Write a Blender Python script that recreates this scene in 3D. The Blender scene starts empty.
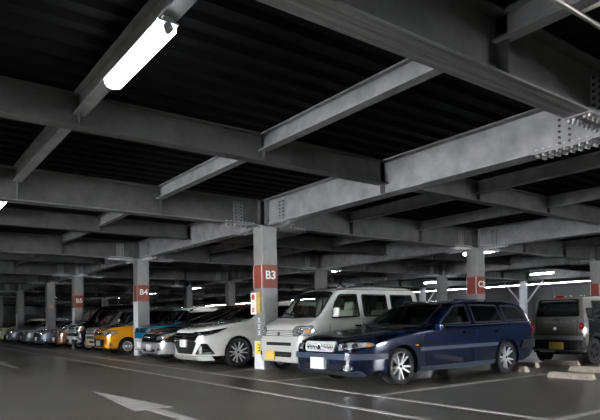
import bpy, bmesh, math, random
from math import sin, cos, pi, radians
from mathutils import Vector, Matrix
from mathutils.bvhtree import BVHTree

SC = bpy.context.scene
COL = SC.collection
random.seed(4)

# ------------------------------------------------------------------ camera, world, exposure
cam_d = bpy.data.cameras.new('camera')
cam = bpy.data.objects.new('camera', cam_d)
COL.objects.link(cam)
cam_d.sensor_width = 36.0
cam_d.lens = 564.366 / 600 * 36.0
cam_d.shift_y = (318.605 - 210) / 600
cam_d.clip_end = 300
YAW, ROLL, PITCH = radians(36.566), radians(-0.881), radians(0.229)
R_ = Vector((cos(YAW), -sin(YAW), 0)); F_ = Vector((sin(YAW), cos(YAW), 0)); U_ = Vector((0, 0, 1))
F_, U_ = F_ * cos(PITCH) + U_ * sin(PITCH), U_ * cos(PITCH) - F_ * sin(PITCH)
R_, U_ = R_ * cos(ROLL) + U_ * sin(ROLL), U_ * cos(ROLL) - R_ * sin(ROLL)
m = Matrix((R_, U_, -F_)).transposed().to_4x4()
m.translation = Vector((0, 0, 1.12))
cam.matrix_world = m
SC.camera = cam

world = bpy.data.worlds.new('world')
SC.world = world
world.use_nodes = True
wn = world.node_tree.nodes['Background']
wn.inputs['Color'].default_value = (0.95, 0.97, 1.0, 1)
wn.inputs['Strength'].default_value = 68.0

LAMP_STRENGTH = 28.0
SC.view_settings.view_transform = 'Standard'
SC.view_settings.look = 'None'
SC.view_settings.exposure = 0.16
SC.view_settings.gamma = 1.0
SC.view_settings.use_curve_mapping = False
SC.cycles.use_denoising = True
SC.cycles.max_bounces = 8
SC.cycles.transparent_max_bounces = 12
SC.cycles.sample_clamp_indirect = 6.0

# ------------------------------------------------------------------ materials
def mat(name, col, rough=0.5, metal=0.0, noise=None, bump=None, emit=None, coat=0.0, spec=0.5, stretch=(1, 1, 1), rnoise=None, rot=0.0):
    mt = bpy.data.materials.new(name)
    mt.use_nodes = True
    nt = mt.node_tree
    b = nt.nodes['Principled BSDF']
    b.inputs['Base Color'].default_value = (*col, 1)
    b.inputs['Roughness'].default_value = rough
    b.inputs['Metallic'].default_value = metal
    b.inputs['Specular IOR Level'].default_value = spec
    if coat:
        b.inputs['Coat Weight'].default_value = coat
        b.inputs['Coat Roughness'].default_value = 0.04
    if emit:
        b.inputs['Emission Color'].default_value = (*emit[0], 1)
        b.inputs['Emission Strength'].default_value = emit[1]
    if noise or bump or rnoise:
        tc = nt.nodes.new('ShaderNodeTexCoord')
        mp = nt.nodes.new('ShaderNodeMapping')
        mp.inputs['Scale'].default_value = stretch
        mp.inputs['Rotation'].default_value = (0, 0, rot)
        nt.links.new(tc.outputs['Object'], mp.inputs['Vector'])
    if noise:
        scale, amt, detail = noise
        n = nt.nodes.new('ShaderNodeTexNoise')
        n.inputs['Scale'].default_value = scale
        n.inputs['Detail'].default_value = detail
        n.inputs['Roughness'].default_value = 0.6
        nt.links.new(mp.outputs['Vector'], n.inputs['Vector'])
        cr = nt.nodes.new('ShaderNodeValToRGB')
        cr.color_ramp.elements[0].position = 0.3
        cr.color_ramp.elements[1].position = 0.72
        cr.color_ramp.elements[0].color = (*[c * (1 - amt) for c in col], 1)
        cr.color_ramp.elements[1].color = (*[min(1, c * (1 + amt)) for c in col], 1)
        nt.links.new(n.outputs['Fac'], cr.inputs['Fac'])
        nt.links.new(cr.outputs['Color'], b.inputs['Base Color'])
    if rnoise:
        n = nt.nodes.new('ShaderNodeTexNoise')
        n.inputs['Scale'].default_value = rnoise[0]
        n.inputs['Detail'].default_value = 2
        nt.links.new(mp.outputs['Vector'], n.inputs['Vector'])
        mr = nt.nodes.new('ShaderNodeMapRange')
        mr.inputs['From Min'].default_value = 0.3
        mr.inputs['From Max'].default_value = 0.7
        mr.inputs['To Min'].default_value = rnoise[1]
        mr.inputs['To Max'].default_value = rnoise[2]
        nt.links.new(n.outputs['Fac'], mr.inputs['Value'])
        nt.links.new(mr.outputs['Result'], b.inputs['Roughness'])
    if bump:
        n = nt.nodes.new('ShaderNodeTexNoise')
        n.inputs['Scale'].default_value = bump[0]
        n.inputs['Detail'].default_value = 5
        nt.links.new(mp.outputs['Vector'], n.inputs['Vector'])
        bp = nt.nodes.new('ShaderNodeBump')
        bp.inputs['Strength'].default_value = bump[1]
        bp.inputs['Distance'].default_value = 0.02
        nt.links.new(n.outputs['Fac'], bp.inputs['Height'])
        nt.links.new(bp.outputs['Normal'], b.inputs['Normal'])
    return mt


def clear_glass(name, tint, f0=0.08):
    mt = bpy.data.materials.new(name)
    mt.use_nodes = True
    nt = mt.node_tree
    nt.nodes.clear()
    out = nt.nodes.new('ShaderNodeOutputMaterial')
    tr = nt.nodes.new('ShaderNodeBsdfTransparent')
    tr.inputs['Color'].default_value = (*tint, 1)
    gl = nt.nodes.new('ShaderNodeBsdfGlossy')
    gl.inputs['Roughness'].default_value = 0.02
    lw = nt.nodes.new('ShaderNodeFresnel')
    lw.inputs['IOR'].default_value = 1.5
    mx = nt.nodes.new('ShaderNodeMixShader')
    nt.links.new(lw.outputs['Fac'], mx.inputs['Fac'])
    nt.links.new(tr.outputs['BSDF'], mx.inputs[1])
    nt.links.new(gl.outputs['BSDF'], mx.inputs[2])
    nt.links.new(mx.outputs['Shader'], out.inputs['Surface'])
    return mt


M = {}
M['floor'] = mat('floor_concrete', (0.145, 0.137, 0.116), 0.28, noise=(0.45, 0.22, 4), spec=0.35)
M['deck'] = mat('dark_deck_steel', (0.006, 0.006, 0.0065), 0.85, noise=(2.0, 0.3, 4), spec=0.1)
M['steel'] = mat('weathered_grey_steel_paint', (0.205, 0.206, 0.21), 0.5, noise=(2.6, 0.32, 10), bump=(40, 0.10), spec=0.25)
M['steel_shaded'] = mat('shaded_grey_steel_paint', (0.085, 0.085, 0.083), 0.55, noise=(2.6, 0.32, 10), bump=(40, 0.10), spec=0.25)  # same steel paint, darkened to put the cross-beams' shade into the colour
M['steel_streaked'] = mat('streaked_grey_steel_paint', (0.15, 0.15, 0.15), 0.55, noise=(3.2, 0.75, 6), bump=(8, 0.4), stretch=(0.22, 6.0, 1), rot=0.13)  # noise stretched along the beam into tonal streaks
M['bolt'] = mat('bolt_steel', (0.42, 0.42, 0.42), 0.35, 0.6)
M['column'] = mat('column_grey_paint', (0.21, 0.213, 0.21), 0.42, noise=(3.0, 0.12, 5))
M['white_paint'] = mat('white_marking_paint', (0.56, 0.55, 0.52), 0.5, noise=(6.0, 0.22, 8))
M['white_board'] = mat('white_board', (0.85, 0.87, 0.9), 0.35)
M['red_band'] = mat('faded_red_band', (0.20, 0.035, 0.02), 0.5, noise=(2.5, 0.22, 4))
M['sign_white'] = mat('sign_white', (0.85, 0.83, 0.78), 0.5)
M['yellow'] = mat('yellow_sticker', (0.92, 0.76, 0.10), 0.5)
M['yellow_dirty'] = mat('dull_yellow', (0.50, 0.36, 0.10), 0.55, noise=(12, 0.3, 4))
M['plate_yellow'] = mat('plate_yellow', (0.90, 0.66, 0.12), 0.45)
M['plate_white'] = mat('plate_white', (0.85, 0.86, 0.86), 0.4)
M['black'] = mat('black_plastic', (0.008, 0.008, 0.009), 0.6, spec=0.3)
M['black_gloss'] = mat('black_gloss', (0.008, 0.008, 0.009), 0.08, coat=0.5)
M['matte_black'] = mat('matte_black', (0.006, 0.006, 0.006), 0.9)
M['rubber'] = mat('tyre_rubber', (0.014, 0.014, 0.014), 0.8, bump=(60, 0.1))
M['chrome'] = mat('chrome', (0.75, 0.76, 0.78), 0.14, 1.0)
M['alloy'] = mat('alloy_silver', (0.88, 0.88, 0.88), 0.3, 0.4)
M['dark_metal'] = mat('dark_metal', (0.05, 0.05, 0.055), 0.4, 0.7)
M['glass_dark'] = mat('privacy_glass', (0.006, 0.008, 0.009), 0.04, spec=0.7)
M['glass'] = clear_glass('window_glass', (0.80, 0.88, 0.84))
M['lamp_glass'] = mat('headlamp_lens', (0.62, 0.64, 0.66), 0.12, 0.55, noise=(22, 0.5, 3), coat=1.0)
M['lamp_white'] = mat('headlamp_reflector', (0.9, 0.9, 0.9), 0.08, 0.9, coat=1.0)
M['amber'] = mat('amber_lens', (0.85, 0.30, 0.03), 0.2, coat=0.8)
M['red_lens'] = mat('red_lens', (0.50, 0.01, 0.015), 0.12, coat=1.0)
M['red_signal'] = mat('red_signal', (0.65, 0.03, 0.02), 0.3)
M['interior'] = mat('interior_cloth', (0.42, 0.42, 0.36), 0.85)
M['interior_dark'] = mat('interior_dark', (0.03, 0.03, 0.03), 0.8)
M['concrete'] = mat('wheel_stop_concrete', (0.36, 0.32, 0.265), 0.8, noise=(9, 0.3, 8), bump=(40, 0.3))
M['panel_grey'] = mat('wall_panel_grey', (0.16, 0.16, 0.17), 0.7, noise=(0.8, 0.1, 3))
M['blocker_wall'] = mat('blocker_wall_concrete', (0.22, 0.22, 0.21), 0.8, noise=(2, 0.15, 4))
M['white_frame'] = mat('white_brace_paint', (0.80, 0.84, 0.9), 0.4)
M['lamp_diffuser'] = mat('lamp_diffuser', (0.9, 0.9, 0.9), 0.5, emit=((0.93, 0.97, 1.0), LAMP_STRENGTH))
M['lamp_body'] = mat('lamp_body', (0.6, 0.62, 0.64), 0.4)
M['pipe'] = mat('galvanised_pipe', (0.42, 0.40, 0.36), 0.4, 0.4)


def paint(name, col, rough=0.22, metal=0.35, coat=1.0):
    return mat(name, col, rough, metal, coat=coat)


M['navy'] = paint('navy_car_paint', (0.003, 0.011, 0.045), 0.18, 0.3)
M['navy_grey'] = mat('greyish_blue_moulding', (0.05, 0.062, 0.085), 0.4)
M['van_silver'] = paint('silver_white_van_paint', (0.66, 0.67, 0.64), 0.3, 0.3)
M['pearl_white'] = paint('pearl_white_paint', (0.72, 0.72, 0.69), 0.25, 0.0)
M['car_black'] = paint('black_car_paint', (0.010, 0.010, 0.012), 0.15, 0.2)
M['car_silver'] = paint('silver_car_paint', (0.42, 0.43, 0.44), 0.3, 0.5)
M['sky_blue'] = paint('sky_blue_car_paint', (0.01, 0.25, 0.52), 0.25, 0.1)
M['orange'] = paint('orange_car_paint', (0.85, 0.36, 0.01), 0.25, 0.1)
M['van_grey'] = paint('grey_car_paint', (0.13, 0.13, 0.13), 0.3, 0.4)
M['bronze'] = paint('bronze_car_paint', (0.30, 0.16, 0.09), 0.3, 0.4)
M['ice_blue'] = paint('pale_blue_silver_paint', (0.33, 0.38, 0.46), 0.3, 0.4)
M['slate_blue'] = paint('slate_blue_paint', (0.17, 0.21, 0.29), 0.3, 0.4)
M['grey_blue'] = paint('grey_blue_paint', (0.26, 0.31, 0.36), 0.3, 0.4)
M['cream'] = paint('cream_car_paint', (0.62, 0.60, 0.42), 0.3, 0.1)
M['gun_grey'] = paint('gunmetal_car_paint', (0.24, 0.23, 0.21), 0.3, 0.5)
M['red'] = paint('red_car_paint', (0.42, 0.012, 0.02), 0.25, 0.1)

# ------------------------------------------------------------------ helpers
def obj(name, bm, mats, parent=None, smooth=None, loc=None):
    me = bpy.data.meshes.new(name)
    bmesh.ops.recalc_face_normals(bm, faces=bm.faces[:]) if bm.faces else None
    bm.to_mesh(me)
    bm.free()
    if not isinstance(mats, (list, tuple)):
        mats = [mats]
    for q in mats:
        me.materials.append(M[q] if isinstance(q, str) else q)
    if smooth:
        for p in me.polygons:
            p.use_smooth = True
        me.set_sharp_from_angle(angle=radians(smooth))
    o = bpy.data.objects.new(name, me)
    COL.objects.link(o)
    if parent:
        o.parent = parent
    if loc:
        o.location = loc
    return o


def link_copy(o, parent=None, loc=None):
    c = o.copy()
    COL.objects.link(c)
    c.parent = parent
    if loc is not None:
        c.location = loc
    return c


def copy_tree(o, parent=None):
    c = link_copy(o, parent)
    for ch in list(o.children):
        copy_tree(ch, c)
    return c


def empty(name, loc, rz=0):
    o = bpy.data.objects.new(name, None)
    o.empty_display_size = 0.2
    COL.objects.link(o)
    o.location = loc
    o.rotation_euler = (0, 0, rz)
    return o


def tag(o, label=None, cat=None, group=None, kind=None):
    if label: o['label'] = label
    if cat: o['category'] = cat
    if group: o['group'] = group
    if kind: o['kind'] = kind
    return o


def box(bm, x0, x1, y0, y1, z0, z1, mi=0):
    vs = [bm.verts.new((x, y, z)) for z in (z0, z1) for x, y in ((x0, y0), (x1, y0), (x1, y1), (x0, y1))]
    for f in ((0, 3, 2, 1), (4, 5, 6, 7), (0, 1, 5, 4), (1, 2, 6, 5), (2, 3, 7, 6), (3, 0, 4, 7)):
        bm.faces.new([vs[i] for i in f]).material_index = mi
    return vs


def rbox(bm, x0, x1, y0, y1, z0, z1, r=0.01, seg=2, mi=0):
    t = bmesh.new()
    box(t, x0, x1, y0, y1, z0, z1, mi)
    bmesh.ops.bevel(t, geom=t.edges[:], offset=r, segments=seg, affect='EDGES', profile=0.6)
    merge(bm, t, None, mi)


def merge(bm, t, mx=None, mi=None):
    mp = {}
    for v in t.verts:
        mp[v] = bm.verts.new(mx @ v.co if mx else v.co)
    for f in t.faces:
        g = bm.faces.new([mp[v] for v in f.verts])
        g.material_index = f.material_index if mi is None else mi
    t.free()


def cyl(bm, a, b, r0, r1=None, n=12, mi=0, caps=True):
    r1 = r0 if r1 is None else r1
    a, b = Vector(a), Vector(b)
    d = (b - a).normalized()
    u = d.cross(Vector((0, 0, 1)) if abs(d.z) < 0.9 else Vector((1, 0, 0))).normalized()
    v = d.cross(u)
    A = [bm.verts.new(a + (u * cos(2 * pi * i / n) + v * sin(2 * pi * i / n)) * r0) for i in range(n)]
    B = [bm.verts.new(b + (u * cos(2 * pi * i / n) + v * sin(2 * pi * i / n)) * r1) for i in range(n)]
    for i in range(n):
        bm.faces.new((A[i], A[(i + 1) % n], B[(i + 1) % n], B[i])).material_index = mi
    if caps:
        bm.faces.new(A[::-1]).material_index = mi
        bm.faces.new(B).material_index = mi


def lathe_y(bm, prof, n=40, mi=0, cy=0.0):
    """profile (radius, y) revolved about the Y axis"""
    rings = []
    for r, y in prof:
        if r < 1e-5:
            rings.append([bm.verts.new((0, y + cy, 0))])
        else:
            rings.append([bm.verts.new((r * cos(2 * pi * i / n), y + cy, r * sin(2 * pi * i / n))) for i in range(n)])
    for a, b in zip(rings[:-1], rings[1:]):
        for i in range(n):
            j = (i + 1) % n
            if len(a) == 1 and len(b) == 1: continue
            if len(a) == 1: f = (a[0], b[i], b[j])
            elif len(b) == 1: f = (a[i], b[0], a[j])
            else: f = (a[i], b[i], b[j], a[j])
            bm.faces.new(f).material_index = mi


def text_bm(s, size, depth, font_scale_x=1.0):
    c = bpy.data.curves.new('t', 'FONT')
    c.body = s
    c.size = size
    c.extrude = depth
    c.align_x = 'CENTER'
    c.align_y = 'CENTER'
    c.offset = size * 0.022
    o = bpy.data.objects.new('t', c)
    COL.objects.link(o)
    bpy.context.view_layer.update()
    dg = bpy.context.evaluated_depsgraph_get()
    me = bpy.data.meshes.new_from_object(o.evaluated_get(dg))
    bm = bmesh.new()
    bm.from_mesh(me)
    bpy.data.objects.remove(o)
    bpy.data.curves.remove(c)
    bpy.data.meshes.remove(me)
    for v in bm.verts:
        v.co.x *= font_scale_x
    return bm


def struct(o):
    o['kind'] = 'structure'
    return o


# ------------------------------------------------------------------ structure: grid
XC = [7.36, 15.47, 23.55, 31.6]
YM = [-4.73, 3.17, 11.27, 19.27, 27.27, 32.6, 40.9, 49.0, 57.0, 65.0, 73.0]
YS = [(a + b) / 2 for a, b in zip(YM[:-1], YM[1:])]
YS[1] = 7.27
XT = [-6.1, -3.4, 2.0, 4.72, 10.06, 12.77, 18.17, 20.86, 26.2, 28.9]
X0, X1, Y0, Y1 = -8.8, 33.6, -5.2, 74.0
ZG, ZS, ZT, ZD = 3.36, 3.56, 3.72, 3.98

bm = bmesh.new(); box(bm, X0 - 1, X1 + 1, Y0 - 1, Y1 + 1, -0.3, 0.0)
struct(obj('floor', bm, 'floor'))

# corrugated deck, ribs along X, with a slab above it
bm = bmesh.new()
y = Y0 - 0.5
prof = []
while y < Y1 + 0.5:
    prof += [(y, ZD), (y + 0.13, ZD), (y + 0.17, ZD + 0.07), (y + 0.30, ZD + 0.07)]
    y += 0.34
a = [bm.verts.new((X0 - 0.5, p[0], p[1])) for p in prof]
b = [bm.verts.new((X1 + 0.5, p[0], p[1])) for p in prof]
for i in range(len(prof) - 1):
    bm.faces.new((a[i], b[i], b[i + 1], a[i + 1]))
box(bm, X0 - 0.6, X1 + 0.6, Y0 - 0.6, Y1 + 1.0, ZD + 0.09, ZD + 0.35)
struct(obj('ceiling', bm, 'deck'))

# perimeter
bm = bmesh.new(); box(bm, X0 - 0.2, X0, Y0, 2.0, 0, 3.95); box(bm, X0 - 0.2, X0, 2.0, 11.0, 0, 1.7); box(bm, X0 - 0.2, X0, 11.0, Y1, 0, 3.95); struct(obj('wall_left_blocker', bm, 'blocker_wall'))  # unseen wall; opening height and extent shaped to steer daylight
bm = bmesh.new(); box(bm, X0, 12.0, Y0 - 0.2, Y0, 0, 3.95); box(bm, 12.0, 16.5, Y0 - 0.2, Y0, 0, 1.9); box(bm, 16.5, X1, Y0 - 0.2, Y0, 0, 3.95); struct(obj('wall_near_blocker', bm, 'blocker_wall'))  # unseen wall set close, its opening shaped for daylight falloff
bm = bmesh.new(); box(bm, X1, X1 + 0.2, Y0, Y1, 0, 3.215); box(bm, X1, X1 + 0.2, Y0, Y1, 3.25, 3.95)  # narrow slot added so the sky shows as a bright band
for k in range(29): box(bm, X1 - 0.04, X1, Y0 + 3 * k + 0.02, Y0 + 3 * k + 0.10, 0, 3.0)
struct(obj('wall_right', bm, 'panel_grey'))
bm = bmesh.new(); box(bm, X0 - 0.2, X1 + 0.2, Y1, Y1 + 0.2, 0, 4.1)
for k in range(14): box(bm, X0 + 3 * k, X0 + 3 * k + 0.08, Y1 - 0.05, Y1, 0, 4.0)
struct(obj('wall_far', bm, 'panel_grey'))


def ibeam(axis, c, lo, hi, zb, zt, fw, cross=(), stiff_z=None, bottom_mi=0):
    """I section running along axis ('x' or 'y') at the other coordinate c; cross = positions of web stiffeners"""
    bm = bmesh.new()
    tf = 0.022
    def bx(s0, s1, t0, t1, z0, z1, mi=0):
        if axis == 'y': box(bm, c + t0, c + t1, s0, s1, z0, z1, mi)
        else: box(bm, s0, s1, c + t0, c + t1, z0, z1, mi)
    bx(lo, hi, -fw / 2, fw / 2, zb, zb + tf, bottom_mi)
    bx(lo, hi, -0.008, 0.008, zb + tf, zt - tf)
    bx(lo, hi, -fw / 2, fw / 2, zt - tf, zt)
    for s in cross:
        bx(s - 0.008, s + 0.008, -fw / 2 + 0.015, fw / 2 - 0.015, zb + tf, zt - tf)
    return bm


for X in [-8.6, -0.7] + XC:
    st = [v for v in YS] + [y + d for y in YM for d in (-0.2, 0.2)]
    struct(obj('beam', ibeam('y', X, Y0, Y1, ZG, ZD - 0.005, 0.30, st), 'steel'))
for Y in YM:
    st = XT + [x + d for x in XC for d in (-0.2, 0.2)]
    struct(obj('beam', ibeam('x', Y, X0, X1, ZG + 0.002, ZD - 0.008, 0.30, st, bottom_mi=1), ['steel_shaded', 'steel_streaked']))
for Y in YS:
    struct(obj('beam', ibeam('x', Y, X0, X1, ZS, ZD - 0.008, 0.20, XT), 'steel_shaded'))
ysall = sorted(YM + YS)
for X in XT:
    struct(obj('beam', ibeam('y', X, Y0, Y1, ZT, ZD - 0.004, 0.15, []), 'steel'))

# bolted splices: plates and bolt heads, meshes shared by all of a direction
def splice_mesh(axis):
    bm = bmesh.new()
    def P(s, t, z): return (t, s, z) if axis == 'y' else (s, t, z)
    def bx(s0, s1, t0, t1, z0, z1, mi=0):
        if axis == 'y': box(bm, t0, t1, s0, s1, z0, z1, mi)
        else: box(bm, s0, s1, t0, t1, z0, z1, mi)
    bx(-0.13, 0.13, -0.018, 0.018, 0.05, 0.52)
    bx(-0.40, 0.40, -0.15, 0.15, -0.014, 0.0)
    for sg in (-1, 1):
        bx(-0.40, 0.40, 0.03 if sg > 0 else -0.15, 0.15 if sg > 0 else -0.03, 0.022, 0.034)
        for s in (-0.07, 0.07):
            for k in range(6):
                z = 0.09 + 0.078 * k
                cyl(bm, P(s, 0.018 * sg, z), P(s, 0.040 * sg, z), 0.019, n=6, mi=2)
    for k in range(8):
        s = -0.35 + 0.1 * k
        for t in (-0.115, -0.06, 0.06, 0.115):
            cyl(bm, P(s, t, -0.014), P(s, t, -0.045), 0.021, n=6, mi=1)
            cyl(bm, P(s, t, 0.034), P(s, t, 0.055), 0.021, n=6, mi=1)
    me = obj('splice_plate', bm, ['steel', 'bolt', 'dark_metal'])
    return me


spy, spx = splice_mesh('y'), splice_mesh('x')
first = {'y': True, 'x': True}
for X in XC[:3]:
    for Y in YM[1:8]:
        for d in (-0.74, 0.74):
            for ax, s in (('y', spy), ('x', spx)):
                loc = (X, Y + d, ZG) if ax == 'y' else (X + d, Y, ZG + 0.002)
                if first[ax]:
                    s.location = loc; first[ax] = False; struct(s)
                else:
                    struct(link_copy(s, None, loc))

# ------------------------------------------------------------------ columns
H = 0.21
def column_mesh():
    bm = bmesh.new()
    box(bm, -H, H, -H, H, 0.0, ZG - 0.003)
    bmesh.ops.bevel(bm, geom=[e for e in bm.edges if abs((e.verts[0].co - e.verts[1].co).z) > 1], offset=0.025, segments=3, affect='EDGES')
    box(bm, -H - 0.04, H + 0.04, -H - 0.04, H + 0.04, ZG - 0.022, ZG - 0.001)
    return bm


shaft0 = None
def band_mesh(z0, z1):
    bm = bmesh.new(); h = H + 0.004
    box(bm, -h, h, -h, h, z0, z1)
    bmesh.ops.bevel(bm, geom=[e for e in bm.edges if abs((e.verts[0].co - e.verts[1].co).z) > .2], offset=0.025, segments=3, affect='EDGES')
    return bm


def place_text(name, s, size, parent, loc, face, matn='sign_white', sx=1.0):
    """face '-y' or '-x': which side of the column the lettering is on"""
    bm = text_bm(s, size, 0.002, sx)
    if face == '-y': R = Matrix.Rotation(pi / 2, 4, 'X')
    else: R = Matrix.Rotation(-pi / 2, 4, 'Z') @ Matrix.Rotation(pi / 2, 4, 'X')
    bm.transform(Matrix.Translation(loc) @ R)
    return obj(name, bm, matn, parent)


def column(X, Y, text=None, label='', kind='plain'):
    global shaft0
    r = empty('column', (X, Y, 0))
    tag(r, label, 'column', kind='thing')
    if shaft0 is None:
        shaft0 = obj('shaft', column_mesh(), 'column', r, smooth=35)
    else:
        link_copy(shaft0, r)
    if text:
        obj('red_band', band_mesh(1.90, 2.45), 'red_band', r, smooth=35)
        place_text('bay_number', text, 0.27, r, (0.0, -H - 0.008, 2.2), '-y', sx=1.05)
        for y0 in (-0.17, 0.185):
            bm = bmesh.new(); box(bm, -H - 0.007, -H - 0.001, y0, y0 + 0.018, 1.9, 2.45); obj('band_edge_highlight', bm, 'sign_white', r)  # white strips painted as the highlight along the band edges
    if kind == 'guard':
        bm = bmesh.new(); rbox(bm, -H - 0.012, -H + 0.001, -H + 0.01, H - 0.01, 0.0, 1.88, 0.004, 1)
        obj('guard_board', bm, 'white_board', r)
    return r


C = {}
C['B3'] = column(7.36, 11.27, 'B3', 'grey steel column with red band marked B3 beside the silver van')
C['B4'] = column(7.36, 19.27, 'B4', 'grey steel column with red band marked B4 beside the blue car', 'guard')
C['B5'] = column(7.36, 27.27, 'B5', 'grey steel column with dark red band marked B5 beside the black van', 'guard')
C['B6'] = column(7.36, 32.6, None, 'dark steel column with small yellow B6 lettering behind pale blue car')
C['B7'] = column(7.36, 40.9, None, 'dark steel column with white board, small yellow B7 lettering, far down the row', 'guard')
C['B8'] = column(7.36, 49.0, None, 'farthest dark steel column of the front row at the picture edge')
place_text('bay_number', 'B6', 0.22, C['B6'], (0.0, -H - 0.004, 2.1), '-y', 'yellow_dirty')
place_text('bay_number', 'B7', 0.22, C['B7'], (0.0, -H - 0.004, 2.1), '-y', 'yellow_dirty')
C['C3'] = column(15.47, 11.27, 'C3', 'grey steel column with red band marked C3 above the navy wagon roof')
for Y, t in ((19.27, 'behind the silver van roof'), (27.27, 'above the white car, right one of two'), (32.6, 'above the white car, left one of two'),
             (40.9, 'deep in the middle column row, hidden mostly by B4'), (49.0, 'deep in the middle column row between B4 and B5')):
    column(15.47, Y, None, 'plain grey steel column ' + t)
column(23.55, 11.27, 'D3', 'grey steel column at the right picture edge above the grey kei car')
column(23.55, 19.27, None, 'plain grey steel column between the silver van and column C3')
column(23.55, 27.27, None, 'plain grey steel column of the third row above the silver van windscreen')
column(23.55, 35.27, None, 'plain grey steel column of the third row deep behind the silver van')

# details on B3: alarm box, sign, vertical lettering, sticker, white lower coat
c3 = C['B3']
bm = bmesh.new(); box(bm, -H - 0.010, -H + 0.002, -H + 0.012, H - 0.012, 0.0, 0.66)
obj('white_lower_coat', bm, 'white_board', c3)
bm = bmesh.new(); rbox(bm, -H - 0.05, -H, -0.03 - 0.10, -0.03 + 0.06, 1.32, 1.80, 0.01)
obj('conduit_box', bm, 'yellow_dirty', c3)
sg = empty('alarm_sign', (7.135, 11.30, 0)); tag(sg, 'white fire sign board with red disc on the left side of column B3', 'sign')
bm = bmesh.new(); rbox(bm, -0.045, -0.025, 0.00, 0.225, 1.29, 1.80, 0.004, 1); box(bm, -0.03, 0.0, 0.08, 0.10, 1.40, 1.42)
obj('sign_board', bm, 'sign_white', sg)
bm = bmesh.new(); cyl(bm, (-0.045, 0.113, 1.70), (-0.050, 0.113, 1.70), 0.072, n=24); obj('red_disc', bm, 'red_signal', sg)
bm = bmesh.new()
for k, z in enumerate((1.56, 1.50)):
    box(bm, -0.048, -0.045, 0.075, 0.15, z, z + 0.012)
for z in (1.34, 1.38, 1.42):
    box(bm, -0.048, -0.045, 0.06, 0.165, z, z + 0.02)
for yy in (0.06, 0.105, 0.15):
    box(bm, -0.048, -0.045, yy, yy + 0.018, 1.34, 1.46)
obj('red_symbol', bm, 'red_signal', sg)  # red bars drawing the symbol on the sign board
for key, zz in (('B3', (0.36, 0.64)), ('B4', (0.33, 0.56))):
    r = C[key]
    bm = bmesh.new(); box(bm, -H - 0.018, -H - 0.010, -0.15, 0.13, zz[0], zz[1]); obj('yellow_sticker', bm, 'yellow', r)
    bm = bmesh.new(); zc = sum(zz) / 2
    for z in (zc - 0.07, zc, zc + 0.07): box(bm, -H - 0.021, -H - 0.018, -0.06, 0.04, z - 0.009, z + 0.009)
    box(bm, -H - 0.021, -H - 0.018, -0.065, -0.05, zc - 0.08, zc + 0.08)
    obj('sticker_mark', bm, 'black', r)
bm = bmesh.new()   # worn vertical characters
for z in (0.80, 0.95, 1.10):
    box(bm, -H - 0.006, -H - 0.000, -0.07, 0.05, z, z + 0.016); box(bm, -H - 0.006, -H - 0.000, -0.05, 0.03, z + 0.05, z + 0.066)
    box(bm, -H - 0.006, -H - 0.000, -0.02, 0.0, z, z + 0.10); box(bm, -H - 0.006, -H - 0.000, -0.06, 0.045, z + 0.09, z + 0.104)
obj('vertical_lettering', bm, 'white_board', c3)

# white braced frames at the right side opening
for Y, t in ((19.6, 'right of column C3'), (27.6, 'just behind the silver van roof')):
    r = empty('braced_frame', (31.6, Y, 0)); tag(r, 'bright white braced steel post in daylight ' + t, 'braced frame')
    bm = bmesh.new(); box(bm, -0.16, 0.16, -0.17, 0.17, 0, ZG); obj('post', bm, 'white_frame', r)
    bm = bmesh.new(); cyl(bm, (0, -0.2, 2.0), (0, -1.3, 3.3), 0.05, n=8); obj('brace', bm, 'white_frame', r)
    bm = bmesh.new(); cyl(bm, (0, 0.2, 2.0), (0, 1.3, 3.3), 0.05, n=8); obj('brace', bm, 'white_frame', r)

# ------------------------------------------------------------------ lamps
def make_lamp():
    r = empty('ceiling_lamp', (0, 0, 0))
    L = 0.72
    bm = bmesh.new(); rbox(bm, -0.095, 0.095, -L, L, 0.062, 0.08, 0.004, 1); rbox(bm, -0.05, 0.05, -L, L, 0.078, 0.115, 0.006, 1)
    for y in (-0.5, 0.5): box(bm, -0.012, 0.012, y - 0.015, y + 0.015, 0.11, 0.14)
    obj('lamp_housing', bm, 'lamp_body', r)
    bm = bmesh.new()
    pr = [(-0.088, 0.062), (-0.088, 0.02), (-0.07, -0.005), (-0.035, -0.018), (0, -0.022), (0.035, -0.018), (0.07, -0.005), (0.088, 0.02), (0.088, 0.062)]
    A = [bm.verts.new((x, -L + 0.04, z)) for x, z in pr]; B = [bm.verts.new((x, L - 0.04, z)) for x, z in pr]
    for i in range(len(pr) - 1): bm.faces.new((A[i], A[i + 1], B[i + 1], B[i]))
    obj('lamp_diffuser', bm, 'lamp_diffuser', r)
    for s in (-1, 1):
        bm = bmesh.new(); cyl(bm, (0, s * (L - 0.04), 0.02), (0, s * (L + 0.0), 0.02), 0.045, n=14); obj('end_cap', bm, 'lamp_body', r)
    return r


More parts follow.
